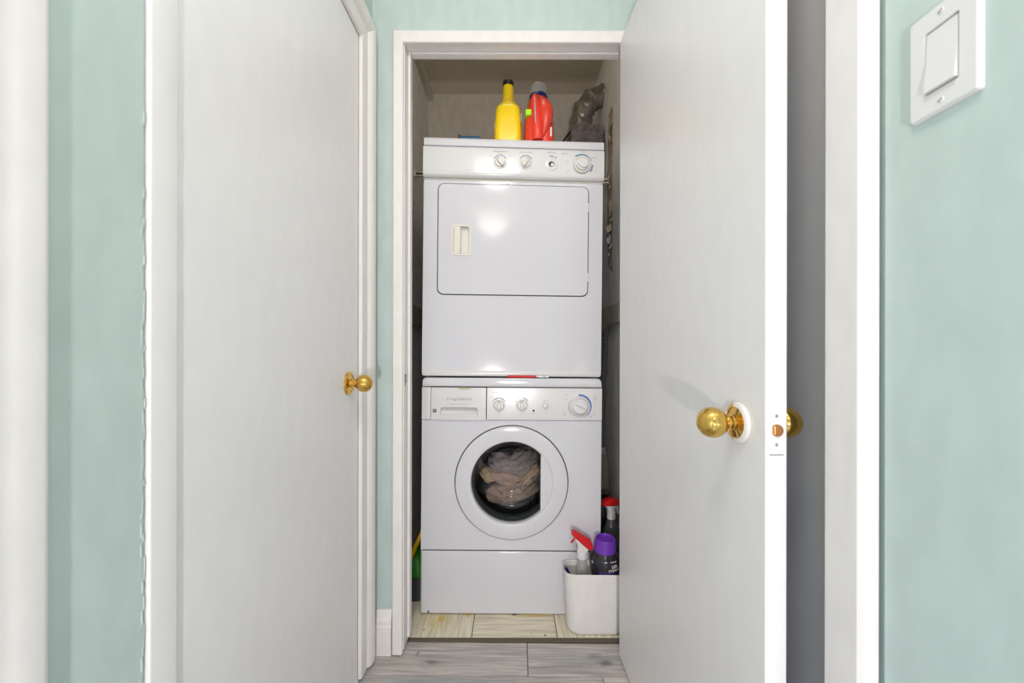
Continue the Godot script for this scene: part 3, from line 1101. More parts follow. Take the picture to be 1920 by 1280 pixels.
func light_switch() -> void:
	# white rocker switch on the right wall; local z points out of the wall, local x towards the camera
	var t := root("light_switch", Vector3(HALL_R, 1.342, -0.4325), Basis(Vector3(0, 0, 1), Vector3.UP, Vector3(-1, 0, 0)))
	tag(t, "white rocker light switch with a wide plate on the blue-green right wall", "light switch")
	var g := Geo.new()
	holed(g, rrect(0.066, 0.111, 0.002, 2), rrect(0.0345, 0.0685, 0.0015, 2), 0.0, 0.0058, 0.0005)
	var h := Geo.new()
	var o := rrect(0.0705, 0.1155, 0.003, 3)
	var q := rrect(0.066, 0.111, 0.002, 3)
	for i in o.size():
		var j := (i + 1) % o.size()
		g.quad(Vector3(o[i].x, o[i].y, 0.0), Vector3(o[j].x, o[j].y, 0.0), Vector3(o[j].x, o[j].y, 0.0025), Vector3(o[i].x, o[i].y, 0.0025))
		g.quad(Vector3(o[i].x, o[i].y, 0.0025), Vector3(o[j].x, o[j].y, 0.0025), Vector3(q[j].x, q[j].y, 0.0058), Vector3(q[i].x, q[i].y, 0.0058))
	part("plate", g, M.plastic, t)
	g = Geo.new()
	box(g, Vector3(-0.0172, -0.0342, -0.002), Vector3(0.0172, 0.0342, 0.0016))
	part("well", g, mat(Color8(170, 168, 170), 0.5), t)
	h = Geo.new()
	along_x(h, [Vector2(0.001, -0.0325), Vector2(0.0092, -0.0325), Vector2(0.0092, -0.0305), Vector2(0.0062, 0.0), Vector2(0.0048, 0.0320), Vector2(0.001, 0.0325)], -0.0158, 0.0158)
	part("rocker", h, M.plastic, t)
	for y in [-0.0475, 0.0475]:
		g = Geo.new()
		h = Geo.new()
		prism(h, disc(0.0032, 16, Vector2(0, y)), 0.0052, 0.0066, 0.0007)
		var s := part("screw", h, M.plastic, t)
		h = Geo.new()
		var slot := Geo.new()
		box(slot, Vector3(-0.0026, -0.0005, 0.0062), Vector3(0.0026, 0.0005, 0.00672))
		h.merge(slot, Transform3D(Basis(Vector3(0, 0, 1), 0.5), Vector3(0, y, 0)))
		part("slot", h, M.gap, s)

func dial(parent: Node3D, at: Vector2, z: float, skirt: float, grip: float, turn: float, mark: bool) -> void:
	# a small appliance dial: clear skirt, round cap and a raised grip bar
	var xf := Transform3D(Basis(Vector3(1, 0, 0), Vector3(0, 0, 1), Vector3(0, -1, 0)), Vector3(at.x, at.y, z))
	var g := Geo.new()
	lathe(g, [Vector2(skirt, 0), Vector2(skirt, 0.0012), Vector2(skirt - 0.0012, 0.002), Vector2(grip + 0.0022, 0.0022), Vector2(grip + 0.0006, 0.006), Vector2(grip - 0.001, 0.0078), Vector2(0, 0.008)], 36, xf)
	var k := part("dial", g, M.knob, parent, 30.0)
	g = Geo.new()
	var bar := Geo.new()
	var poly := PackedVector2Array()
	for i in 24:
		var a := TAU * i / 24.0
		poly.append(Vector2(cos(a) * skirt * 0.30, sin(a) * (grip + (0.004 if sin(a) < -0.7 else 0.0))))
	prism(bar, poly, 0.006, 0.017, 0.003)
	g.merge(bar, Transform3D(Basis(Vector3(0, 0, 1), turn), Vector3(at.x, at.y, z)))
	part("grip", g, M.knob, k, 40.0)
	if mark:
		g = Geo.new()
		bar = Geo.new()
		box(bar, Vector3(-0.0007, grip * 0.55, 0.0168), Vector3(0.0007, grip * 0.92, 0.0174))
		g.merge(bar, Transform3D(Basis(Vector3(0, 0, 1), turn), Vector3(at.x, at.y, z)))
		part("pointer", g, M.ink_dark, k)

func big_dial(parent: Node3D, at: Vector2, z: float, r0: float, r1: float, turn: float) -> void:
	var xf := Transform3D(Basis(Vector3(1, 0, 0), Vector3(0, 0, 1), Vector3(0, -1, 0)), Vector3(at.x, at.y, z))
	var g := Geo.new()
	lathe(g, [Vector2(r0 + 0.004, 0), Vector2(r0 + 0.004, 0.001), Vector2(r0, 0.0012), Vector2(r0, 0.008), Vector2(r0 - 0.0015, 0.0098), Vector2(r1 + 0.0022, 0.0102), Vector2(r1 + 0.001, 0.0085), Vector2(0, 0.0085)], 48, xf)
	var k := part("timer_dial", g, M.knob, parent, 30.0)
	g = Geo.new()
	lathe(g, [Vector2(r1, 0.008), Vector2(r1, 0.014), Vector2(r1 - 0.0015, 0.016), Vector2(r1 - 0.004, 0.0166), Vector2(0, 0.0166)], 44, xf)
	part("timer_cap", g, M.plastic, k, 30.0)
	g = Geo.new()
	var bar := Geo.new()
	var poly := PackedVector2Array()                      # the grip is one half of the cap, raised along its middle
	for i in 17:
		var a := PI * i / 16.0
		poly.append(Vector2(cos(a), sin(a) * 0.75) * (r1 - 0.003))
	prism(bar, poly, 0.016, 0.0225, 0.002)
	g.merge(bar, Transform3D(Basis(Vector3(0, 0, 1), turn), Vector3(at.x, at.y, z)))
	part("grip", g, M.plastic, k, 30.0)

func washer() -> void:
	var t := root("washer", Vector3(-0.0055, 0.0063, -1.547), Basis(Vector3(0, 0, 1), deg_to_rad(-0.38)).scaled_local(Vector3(1, 1.0068, 1)))
	tag(t, "white front-loading washing machine with a round glass door, under the dryer", "washing machine")
	var hw := 0.343
	var deep := -0.58
	var g := Geo.new()
	# cabinet: sides, back, top and the front sheet with its round opening
	var front := PackedVector2Array([Vector2(-hw, 0.2465), Vector2(hw, 0.2465), Vector2(hw, 0.738), Vector2(-hw, 0.738)])
	var hole := disc(0.2175, 72, Vector2(0.001, 0.503))
	holed(g, front, hole, -0.012, 0.0)
	box(g, Vector3(-hw, 0.008, deep), Vector3(-hw + 0.004, 0.864, -0.006))
	box(g, Vector3(hw - 0.004, 0.008, deep), Vector3(hw, 0.864, -0.006))
	box(g, Vector3(-hw, 0.008, deep), Vector3(hw, 0.864, deep + 0.004))
	box(g, Vector3(-hw, 0.008, deep), Vector3(hw, 0.012, -0.006))
	box(g, Vector3(-hw, 0.738, deep), Vector3(hw, 0.742, -0.004))
	part("cabinet", g, M.enamel, t)
	g = Geo.new()
	box(g, Vector3(-hw + 0.006, 0.236, -0.012), Vector3(hw - 0.006, 0.25, -0.0045))
	part("seam", g, M.gap, t)
	g = Geo.new()
	box(g, Vector3(-hw - 0.001, 0.0, -0.03), Vector3(hw + 0.001, 0.2432, 0.0015), 0.009)
	var kick := part("kick_panel", g, M.enamel, t)
	g = Geo.new()
	var h := Geo.new()
	prism(h, disc(0.0048, 16, Vector2(-0.3115, 0.0125)), -0.002, 0.0032, 0.0008)
	part("screw", h, M.screw, kick)
	h = Geo.new()
	prism(h, disc(0.0026, 12, Vector2(-0.3115, 0.0125)), 0.003, 0.0036)
	part("screw_socket", h, M.dark, kick)
	# top with rounded corners
	g = Geo.new()
	var cap := PackedVector2Array()
	for v in rrect(2 * hw - 0.002, 0.10, 0.017, 6, Vector2(0, 0.849)):
		cap.append(Vector2(v.x, maxf(v.y, 0.8645)))
	var clean := PackedVector2Array()
	for v in cap:
		if clean.is_empty() or clean[clean.size() - 1].distance_to(v) > 0.0004:
			clean.append(v)
	var base := PackedVector2Array([Vector2(hw - 0.001, 0.8645)])
	for v in clean:
		if v.y > 0.8650:
			base.append(v)
	base.append(Vector2(-hw + 0.001, 0.8645))
	prism(g, base, deep, 0.008, 0.006)
	part("top", g, M.enamel, t)
	# console: filler, detergent drawer, control panel
	g = Geo.new()
	box(g, Vector3(-hw - 0.001, 0.7395, -0.03), Vector3(-0.3085, 0.8625, 0.006), 0.003)
	part("filler_panel", g, M.plastic, t)
	g = Geo.new()
	var pocket := PackedVector2Array()
	for v in rrect(0.139, 0.07, 0.010, 5, Vector2(-0.201, 0.7515)):
		if v.y >= 0.7515:
			pocket.append(v)
	pocket.append(Vector2(-0.2705, 0.7505)); pocket.append(Vector2(-0.1315, 0.7505))
	var hull := Geometry2D.convex_hull(pocket)
	hull.remove_at(hull.size() - 1)
	holed(g, rrect(0.2085, 0.122, 0.002, 2, Vector2(-0.2028, 0.8005)), hull, -0.02, 0.0065, 0.002)
	var dr := part("detergent_drawer", g, M.plastic, t)
	g = Geo.new()
	along_x(g, [Vector2(-0.018, 0.745), Vector2(0.004, 0.7505), Vector2(0.003, 0.757), Vector2(-0.006, 0.763), Vector2(-0.0165, 0.79), Vector2(-0.019, 0.79)], -0.272, -0.130)
	part("finger_pull", g, M.plastic, dr)
	words("brand_script", "Frigidaire", 0.0105, Vector3(-0.2, 0.8185, 0.0067), M.ink, dr, Basis.from_scale(Vector3(1.35, 0.9, 1)), "Droid Serif", true)
	words("drawer_print", "FRONT LOADING TUMBLE ACTION WASHER", 0.0026, Vector3(-0.202, 0.7985, 0.0067), M.ink, dr)
	g = Geo.new()
	box(g, Vector3(-0.3, 0.7672, 0.0062), Vector3(-0.287, 0.7795, 0.0068))
	part("badge", g, M.ink_dark, dr)
	g = Geo.new()
	box(g, Vector3(-0.2968, 0.7738, 0.0066), Vector3(-0.2905, 0.7752, 0.0071))
	box(g, Vector3(-0.2945, 0.7690, 0.0066), Vector3(-0.2925, 0.7725, 0.0071))
	arc(g, Vector2(-0.2935, 0.772), 0.0042, 0.0050, 10, 170, 0.0066, 0.0071, 8)
	part("badge_mark", g, M.plastic, dr)
	g = Geo.new()
	box(g, Vector3(-0.268, 0.8622, 0.0), Vector3(-0.243, 0.8645, 0.0055))
	box(g, Vector3(-0.230, 0.8626, 0.0), Vector3(-0.195, 0.8641, 0.0055))
	tag(part("chipped_edge", g, M.rust, t), "dark rusty chips under the top's edge", "")
	g = Geo.new()
	h = Geo.new()
	var rng := RandomNumberGenerator.new()
	rng.seed = 5
	var blot := PackedVector2Array()
	for i in 14:
		var a := TAU * i / 14.0
		blot.append(Vector2(-0.178 + cos(a) * 0.030 * rng.randf_range(0.7, 1.1), 0.8575 + sin(a) * 0.0034 * rng.randf_range(0.6, 1.1)))
	prism(g, blot, 0.0060, 0.0067)
	var yel := mat(Color(0.86, 0.76, 0.45, 0.6), 0.5)
	yel.transparency = BaseMaterial3D.TRANSPARENCY_ALPHA
	part("yellow_stain", g, yel, dr)
	g = Geo.new()
	box(g, Vector3(-0.0965, 0.7395, -0.03), Vector3(hw + 0.001, 0.8625, 0.006), 0.003)
	var con := part("control_panel", g, M.plastic, t)
	dial(con, Vector2(-0.049, 0.7965), 0.006, 0.0237, 0.017, 0.0, true)
	dial(con, Vector2(0.0386, 0.7975), 0.006, 0.0237, 0.017, 0.14, true)
	g = Geo.new()
	for q in [[-0.049, 0.7965, 32, 88, 0], [-0.049, 0.7965, 92, 138, 0], [-0.049, 0.7965, 142, 150, 0], [0.0386, 0.7975, 34, 84, 0], [0.0386, 0.7975, 112, 119, 1], [0.0386, 0.7975, 142, 152, 1]]:
		g = Geo.new()
		arc(g, Vector2(q[0], q[1]), 0.0262, 0.0284, q[2], q[3], 0.0055, 0.0064, 8)
		part("dial_scale", g, M.ink_dark if q[4] else M.blue_ink, con)
	words("dial_title", "WASH/RINSE TEMPERATURE", 0.0032, Vector3(-0.049, 0.8440, 0.0062), M.ink, con)
	words("dial_title", "WATER LEVEL & SPEED", 0.0032, Vector3(0.0386, 0.8440, 0.0062), M.ink, con)
	words("dial_title", "EXTRA RINSE", 0.0030, Vector3(0.127, 0.8135, 0.0062), M.ink, con)
	words("dial_title", "LOCKED LID", 0.0026, Vector3(0.0827, 0.767, 0.0062), M.ink, con)
	for w in [["OFF", 0.105, 0.7965], ["ON", 0.1475, 0.7965], ["COLD", -0.078, 0.826], ["WARM", -0.049, 0.833], ["HOT", -0.021, 0.826], ["LOW", 0.018, 0.829], ["HIGH", 0.064, 0.826],
			["COTTON", 0.205, 0.838], ["DELICATE", 0.208, 0.8205], ["HEAVY", 0.201, 0.7665], ["WASH", 0.201, 0.7605], ["OFF", 0.2565, 0.7585], ["REGULAR", 0.318, 0.833], ["PREWASH", 0.318, 0.8245], ["SOAK", 0.315, 0.8185], ["SPIN", 0.313, 0.7655], ["RINSE", 0.30, 0.756]]:
		words("dial_print", w[0], 0.0026, Vector3(w[1], w[2], 0.0062), M.ink, con)
	g = Geo.new()
	prism(g, disc(0.0042, 18, Vector2(0.0827, 0.7766)), 0.005, 0.0066, 0.0005)
	part("indicator", g, M.gap, con)
	g = Geo.new()
	lathe(g, [Vector2(0.0125, 0), Vector2(0.0125, 0.0012), Vector2(0.0095, 0.0018), Vector2(0.0092, 0.006), Vector2(0.0078, 0.0078), Vector2(0, 0.0082)], 26, Transform3D(Basis(Vector3(1, 0, 0), Vector3(0, 0, 1), Vector3(0, -1, 0)), Vector3(0.127, 0.796, 0.006)))
	part("push_button", g, M.knob, con, 30.0)
	big_dial(con, Vector2(0.2585, 0.795), 0.006, 0.034, 0.0275, deg_to_rad(-22))
	g = Geo.new()
	box(g, Vector3(0.2615, 0.7632, 0.0156), Vector3(0.2628, 0.7685, 0.0166))
	part("pointer", g, M.ink_dark, con)
	g = Geo.new()                                          # blue cycle arc, widest at the top
	var cyc := PackedVector2Array()
	for i in 25:
		var a := deg_to_rad(lerpf(97, -66, i / 24.0))
		cyc.append(Vector2(0.2585, 0.795) + Vector2(cos(a), sin(a)) * 0.0447)
	for i in 25:
		var a := deg_to_rad(lerpf(-66, 97, i / 24.0))
		cyc.append(Vector2(0.2585, 0.795) + Vector2(cos(a), sin(a)) * lerpf(0.0436, 0.0352, i / 24.0))
	prism(g, cyc, 0.0055, 0.0064)
	part("cycle_scale", g, M.blue_ink, con)
	g = Geo.new()
	var cyc2 := PackedVector2Array()
	for i in 19:
		var a := deg_to_rad(lerpf(140, 258, i / 18.0))
		cyc2.append(Vector2(0.2585, 0.795) + Vector2(cos(a), sin(a)) * lerpf(0.0395, 0.0462, sin(PI * i / 18.0)))
	for i in 19:
		var a := deg_to_rad(lerpf(258, 140, i / 18.0))
		cyc2.append(Vector2(0.2585, 0.795) + Vector2(cos(a), sin(a)) * 0.0385)
	prism(g, cyc2, 0.0055, 0.0064)
	part("cycle_scale", g, M.grey_ink, con)
	g = Geo.new()
	for y in [0.7485, 0.8505]:
		box(g, Vector3(-0.088, y, 0.0055), Vector3(0.317, y + 0.0007, 0.00625))
	box(g, Vector3(0.317, 0.7485, 0.0055), Vector3(0.3177, 0.8512, 0.00625))
	part("panel_outline", g, M.line, con)
	# the round door: white ring, handle plate, seal, glass bowl
	var axis := Transform3D(Basis(Vector3(1, 0, 0), Vector3(0, 0, 1), Vector3(0, -1, 0)), Vector3(0.001, 0.503, 0))
	g = Geo.new()
	lathe(g, [Vector2(0.150, -0.030), Vector2(0.2143, -0.030), Vector2(0.2143, 0.004), Vector2(0.2130, 0.0070), Vector2(0.210, 0.0088), Vector2(0.19, 0.0100), Vector2(0.168, 0.0104), Vector2(0.1595, 0.0098), Vector2(0.1555, 0.007), Vector2(0.154, 0.002), Vector2(0.1525, -0.012), Vector2(0.150, -0.030)], 96, axis)
	var door := part("door_ring", g, M.enamel, t, 40.0)
	g = Geo.new()
	var seg := PackedVector2Array()
	var a0 := acos(0.1105 / 0.157)
	for i in 25:
		var a := lerpf(-a0, a0, i / 24.0)
		seg.append(Vector2(0.001, 0.503) + Vector2(cos(a), sin(a)) * 0.157)
	prism(g, seg, -0.03, 0.0108, 0.002)
	part("handle_plate", g, M.enamel, door, 40.0)
	g = Geo.new()
	lathe(g, [Vector2(0.1526, -0.010), Vector2(0.1515, -0.007), Vector2(0.1495, -0.008), Vector2(0.1480, -0.016), Vector2(0.1475, -0.026), Vector2(0.1455, -0.028), Vector2(0.145, -0.05), Vector2(0.1526, -0.05)], 72, axis)
	part("seal", g, M.seal, door, 40.0)
	g = Geo.new()
	lathe(g, [Vector2(0.1475, -0.024), Vector2(0.140, -0.040), Vector2(0.1345, -0.0465), Vector2(0.1315, -0.055), Vector2(0.122, -0.068), Vector2(0.108, -0.077), Vector2(0.094, -0.082), Vector2(0.0855, -0.084), Vector2(0.0815, -0.0885), Vector2(0.076, -0.0935), Vector2(0.055, -0.0965), Vector2(0.030, -0.098), Vector2(0, -0.0985)], 72, axis)
	part("glass_bowl", g, M.glass, door, 60.0)
	g = Geo.new()
	lathe(g, [Vector2(0.152, -0.05), Vector2(0.158, -0.09), Vector2(0.235, -0.11), Vector2(0.24, -0.13), Vector2(0.24, -0.42), Vector2(0.2, -0.44), Vector2(0, -0.445)], 72, axis)
	var drum := part("drum", g, M.drum, t, 40.0)
	for k in 3:
		g = Geo.new()
		var vane := Geo.new()
		box(vane, Vector3(-0.018, -0.24, -0.40), Vector3(0.018, -0.19, -0.16), 0.014)
		g.merge(vane, Transform3D(Basis(Vector3(0, 0, 1), TAU * k / 3.0 + 2.6), Vector3(0.001, 0.503, 0)))
		part("vane", g, M.drum, drum)

func cloth(called: String, label: String, m: Material, at: Vector3, rad: Vector3, seed_n: int, turn: Vector3) -> void:
	var n := FastNoiseLite.new()
	n.seed = seed_n
	n.frequency = 0.85
	n.fractal_type = FastNoiseLite.FRACTAL_RIDGED
	n.fractal_octaves = 1
	var b := Basis.from_euler(turn)
	var rows := 40
	var seg := 56
	var grid := []
	for i in rows + 1:
		var line := []
		var th := -PI / 2 + PI * i / rows
		for j in seg:
			var ph := TAU * j / seg
			var u := Vector3(cos(th) * cos(ph), sin(th), -cos(th) * sin(ph))
			var k := 0.86 + 0.20 * n.get_noise_3d(u.x * 0.9, u.y * 1.9, u.z * 0.9)
			line.append(b * (u * k * rad))
		grid.append(line)
	var g := Geo.new()
	for i in rows:
		for j in seg:
			var q := (j + 1) % seg
			g.quad(grid[i][j], grid[i][q], grid[i + 1][q], grid[i + 1][j])
	var o := part(called, g, m, self, 80.0)
	o.position = at
	tag(o, label, "garment")

func laundry() -> void:
	# damp washing heaped in the drum
	cloth("garment", "rounded mauve-grey garment at the upper left of the washer's glass", M.cloth0, Vector3(-0.044, 0.542, -1.715), Vector3(0.058, 0.046, 0.050), 3, Vector3(0.2, 0.3, -0.5))
	cloth("garment", "taupe-grey crumpled garment at the upper right behind the washer's glass", M.cloth2, Vector3(0.044, 0.540, -1.722), Vector3(0.072, 0.058, 0.055), 7, Vector3(-0.3, 0.1, 0.5))
	cloth("garment", "beige garment rolled up at the middle right behind the washer's glass", M.cloth1, Vector3(0.072, 0.490, -1.705), Vector3(0.066, 0.030, 0.045), 13, Vector3(0.1, -0.4, 0.85))
	cloth("garment", "pinkish-tan garment across the middle of the washer's drum", M.cloth3, Vector3(-0.030, 0.486, -1.700), Vector3(0.078, 0.030, 0.045), 29, Vector3(0.2, 0.2, -0.35))
	cloth("garment", "brownish garment lying lowest in the washer's drum", M.cloth4, Vector3(0.0, 0.428, -1.715), Vector3(0.115, 0.052, 0.070), 19, Vector3(0.2, 0.3, 0.1))
	cloth("garment", "tan garment pressed against the left edge of the washer's glass", M.cloth1, Vector3(-0.100, 0.500, -1.690), Vector3(0.040, 0.032, 0.040), 23, Vector3(0.2, 0.3, -0.6))

func dryer() -> void:
	var t := root("dryer", Vector3(0.0005, 0.9168, -1.553), (Basis(Vector3(0, 0, 1), deg_to_rad(-0.5)) * Basis(Vector3.UP, deg_to_rad(2.2))).scaled_local(Vector3(1, 0.996, 1)))
	tag(t, "white clothes dryer with a rectangular door, stacked on the washing machine", "dryer")
	var hw := 0.3435
	var deep := -0.56
	var dc := Vector2(0.0, 0.523)                           # centre of the door
	var g := Geo.new()
	box(g, Vector3(-hw + 0.001, 0.002, deep), Vector3(hw - 0.001, 0.87, -0.02), 0.003)
	holed(g, rrect(2 * hw, 0.75, 0.010, 5, Vector2(0, 0.375)), rrect(0.5800, 0.4270, 0.025, 6, dc), -0.022, 0.0)
	part("cabinet", g, M.enamel, t)
	g = Geo.new()
	prism(g, rrect(0.590, 0.437, 0.026, 6, dc), -0.0205, -0.0190)  # dark plate that paints the shade in the gap round the door
	part("door_gap_shade", g, M.gap, t)
	g = Geo.new()
	along_x(g, [Vector2(0.0, 0.0), Vector2(0.0, 0.022), Vector2(0.003, 0.022), Vector2(0.0055, 0.018), Vector2(0.0055, 0.005), Vector2(0.002, 0.0)], -hw + 0.006, hw - 0.006)
	part("bottom_rail", g, M.plastic, t)
	for x in [-0.203, 0.207]:
		g = Geo.new()
		prism(g, disc(0.0042, 18, Vector2(x, 0.0125)), 0.005, 0.0068, 0.0006)
		part("rail_plug", g, M.cream, t)
	for s in [[-0.29, -0.06], [0.29, -0.06], [-0.29, -0.49], [0.29, -0.49]]:
		g = Geo.new()
		lathe(g, [Vector2(0, -0.0035), Vector2(0.018, -0.0035), Vector2(0.018, 0.004), Vector2(0, 0.004)], 18, Transform3D(Basis(), Vector3(s[0], 0, s[1])))
		part("foot", g, M.dark, t)
	# door with its pocket handle
	g = Geo.new()
	var hc := Vector2(-0.199, 0.519)
	holed(g, rrect(0.5725, 0.4195, 0.022, 6, dc), rrect(0.064, 0.108, 0.008, 4, hc), -0.016, 0.0035, 0.0015)
	var h := Geo.new()
	var d := part("door", g, M.enamel, t)
	g = Geo.new()
	holed(g, rrect(0.072, 0.117, 0.012, 5, hc), rrect(0.060, 0.104, 0.007, 4, hc), 0.0030, 0.0062, 0.0015)
	var hf := part("handle_frame", g, M.cream, d)
	g = Geo.new()
	box(g, hv(hc, -0.032, -0.054, -0.0155), hv(hc, 0.032, 0.054, -0.012))
	part("handle_pocket", g, M.cream, hf)
	g = Geo.new()
	box(g, hv(hc, -0.030, -0.052, -0.010), hv(hc, -0.002, 0.052, 0.0075), 0.003)
	for k in 3:
		box(g, hv(hc, -0.025 + k * 0.008, -0.046, 0.007), hv(hc, -0.022 + k * 0.008, 0.046, 0.0083), 0.0008)
	part("pull", g, M.cream, hf)
	for y in [0.655, 0.385]:
		g = Geo.new()
		box(g, Vector3(0.2845, y - 0.017, -0.012), Vector3(0.2895, y + 0.017, 0.0045), 0.0012)
		part("hinge", g, M.plastic, d)
	# console with a rolled lower edge, then the top
	g = Geo.new()
	var prof := [Vector2(-0.03, 0.8715), Vector2(-0.03, 0.760), Vector2(-0.006, 0.7555), Vector2(0.002, 0.7565)]
	for i in 9:
		var a := deg_to_rad(-80 + 80 * i / 8.0)
		prof.append(Vector2(-0.002 + 0.017 * cos(a), 0.7740 + 0.017 * sin(a)))
	prof.append_array([Vector2(0.0148, 0.80), Vector2(0.0144, 0.845), Vector2(0.0135, 0.8690), Vector2(0.0105, 0.8715)])
	along_x(g, prof, -hw - 0.001, hw + 0.001)
	var con := part("control_panel", g, M.console, t, 30.0)
	g = Geo.new()
	along_x(g, [Vector2(-0.02, 0.748), Vector2(0.0, 0.748), Vector2(0.004, 0.7495), Vector2(0.002, 0.7525), Vector2(-0.006, 0.7555), Vector2(-0.02, 0.756)], -hw, hw)
	part("groove_rail", g, M.cream, t, 30.0)
	g = Geo.new()
	along_x(g, [Vector2(deep, 0.868), Vector2(-0.004, 0.868), Vector2(-0.004, 0.8735), Vector2(deep, 0.8735)], -hw + 0.003, hw - 0.003)
	part("seam", g, M.gap, t)
	g = Geo.new()
	var tp := [Vector2(deep, 0.8735), Vector2(0.012, 0.8735), Vector2(0.0145, 0.876)]
	for i in 7:
		var a := deg_to_rad(90.0 * i / 6.0)
		tp.append(Vector2(0.0005 + 0.014 * cos(a), 0.8935 + 0.014 * sin(a)))
	tp.append(Vector2(deep, 0.9075))
	along_x(g, tp, -hw + 0.002, hw - 0.001)
	part("top", g, M.enamel, t, 40.0)
	# dials; the third has lost its knob
	var z := 0.0146
	dial(con, Vector2(-0.055, 0.8145), z, 0.0245, 0.017, 0.72, true)
	dial(con, Vector2(0.043, 0.8155), z, 0.0245, 0.017, -0.5, true)
	g = Geo.new()
	lathe(g, [Vector2(0.0100, -0.002), Vector2(0.0245, 0), Vector2(0.0245, 0.0014), Vector2(0.0232, 0.0022), Vector2(0.0120, 0.0026), Vector2(0.0100, 0.001), Vector2(0.0100, -0.002)], 36, Transform3D(Basis(Vector3(1, 0, 0), Vector3(0, 0, 1), Vector3(0, -1, 0)), Vector3(0.141, 0.8125, z)))
	var sk := part("dial_skirt", g, M.plastic, con, 30.0)
	tag(sk, "bare dial skirt whose knob is missing", "")
	g = Geo.new()
	prism(g, disc(0.0105, 22, Vector2(0.141, 0.8145)), 0.010, 0.0158)
	part("shaft_hole", g, M.dark, sk)
	g = Geo.new()
	prism(g, disc(0.0062, 18, Vector2(0.1435, 0.8105)), 0.010, 0.0186, 0.001)
	part("shaft", g, M.cream, sk)
	big_dial(con, Vector2(0.257, 0.8135), z, 0.0330, 0.0240, deg_to_rad(150))
	g = Geo.new()
	for c in [Vector2(-0.055, 0.8145), Vector2(0.043, 0.8155)]:
		for q in [[32, 60], [63, 92], [95, 124], [128, 147]]:
			g = Geo.new()
			arc(g, c, 0.0268, 0.0290, q[0], q[1], 0.0135, 0.0152, 6)
			part("dial_scale", g, M.violet_ink, con)
	for q in [[0.141, 0.8125, 0.030, 0.0325, 72, 104], [0.141, 0.8125, 0.030, 0.0335, 52, 62], [0.257, 0.8135, 0.0385, 0.0440, -38, 2]]:
		g = Geo.new()
		arc(g, Vector2(q[0], q[1]), q[2], q[3], q[4], q[5], 0.0135, 0.0152, 8)
		part("dial_scale", g, M.violet_ink, con)
	g = Geo.new()
	var ta := PackedVector2Array()
	for i in 19:
		var a := deg_to_rad(lerpf(128, 24, i / 18.0))
		ta.append(Vector2(0.257, 0.8135) + Vector2(cos(a), sin(a)) * 0.0420)
	for i in 19:
		var a := deg_to_rad(lerpf(24, 128, i / 18.0))
		ta.append(Vector2(0.257, 0.8135) + Vector2(cos(a), sin(a)) * lerpf(0.0406, 0.0368, i / 18.0))
	prism(g, ta, 0.0135, 0.0152)
	part("cycle_scale", g, M.teal_ink, con)
	words("dial_title", "TEMPERATURE SELECTION", 0.0034, Vector3(-0.055, 0.856, 0.0146), M.ink, con)
	words("dial_title", "END OF CYCLE SIGNAL", 0.0034, Vector3(0.043, 0.856, 0.0146), M.ink, con)
	words("dial_title", "PUSH TO START", 0.0034, Vector3(0.141, 0.857, 0.0146), M.ink, con)
	words("dial_title", "PERM PRESS", 0.0034, Vector3(0.192, 0.855, 0.0146), M.ink, con)
	words("dial_title", "AUTO DRY", 0.0030, Vector3(0.262, 0.8645, 0.0144), M.ink, con)
	for w in [["LOW", -0.090, 0.8385], ["MEDIUM", -0.055, 0.8475], ["HIGH", -0.0185, 0.8385], ["FLUFF", 0.203, 0.825], ["TIMED", 0.203, 0.788], ["MORE DRY", 0.306, 0.842], ["LESS", 0.306, 0.79], ["HEAVY DUTY COMMERCIAL", -0.16, 0.783]]:
		words("dial_print", w[0], 0.0028, Vector3(w[1], w[2], 0.0149 if w[2] < 0.80 else 0.0148), M.ink, con)
	part("panel_outline", thin_frame(), M.line, con)
	g = Geo.new()
	ball(g, Vector3(-0.026, 0.7390, 0.0003), Vector3(0.004, 0.0015, 0.0008), 8, 6)
	part("scratch", g, M.gap, t)

func hv(c: Vector2, x: float, y: float, z: float) -> Vector3:
	return Vector3(c.x + x, c.y + y, z)

func thin_frame() -> Geo:
	# printed border that follows the console's slope
	var g := Geo.new()
	for s in [[0.0149, 0.7775, 0.0003], [0.0138, 0.8655, 0.0004]]:
		box(g, Vector3(-0.311, s[1] - 0.0004, s[0] - 0.001), Vector3(0.312, s[1] + 0.0004, s[0] + s[2]))
	for x in [-0.311, 0.312]:
		along_x(g, [Vector2(0.0125, 0.7775), Vector2(0.0152, 0.7775), Vector2(0.0151, 0.80), Vector2(0.0147, 0.845), Vector2(0.0140, 0.8655), Vector2(0.0110, 0.8655)], x - 0.0004, x + 0.0004)
	return g

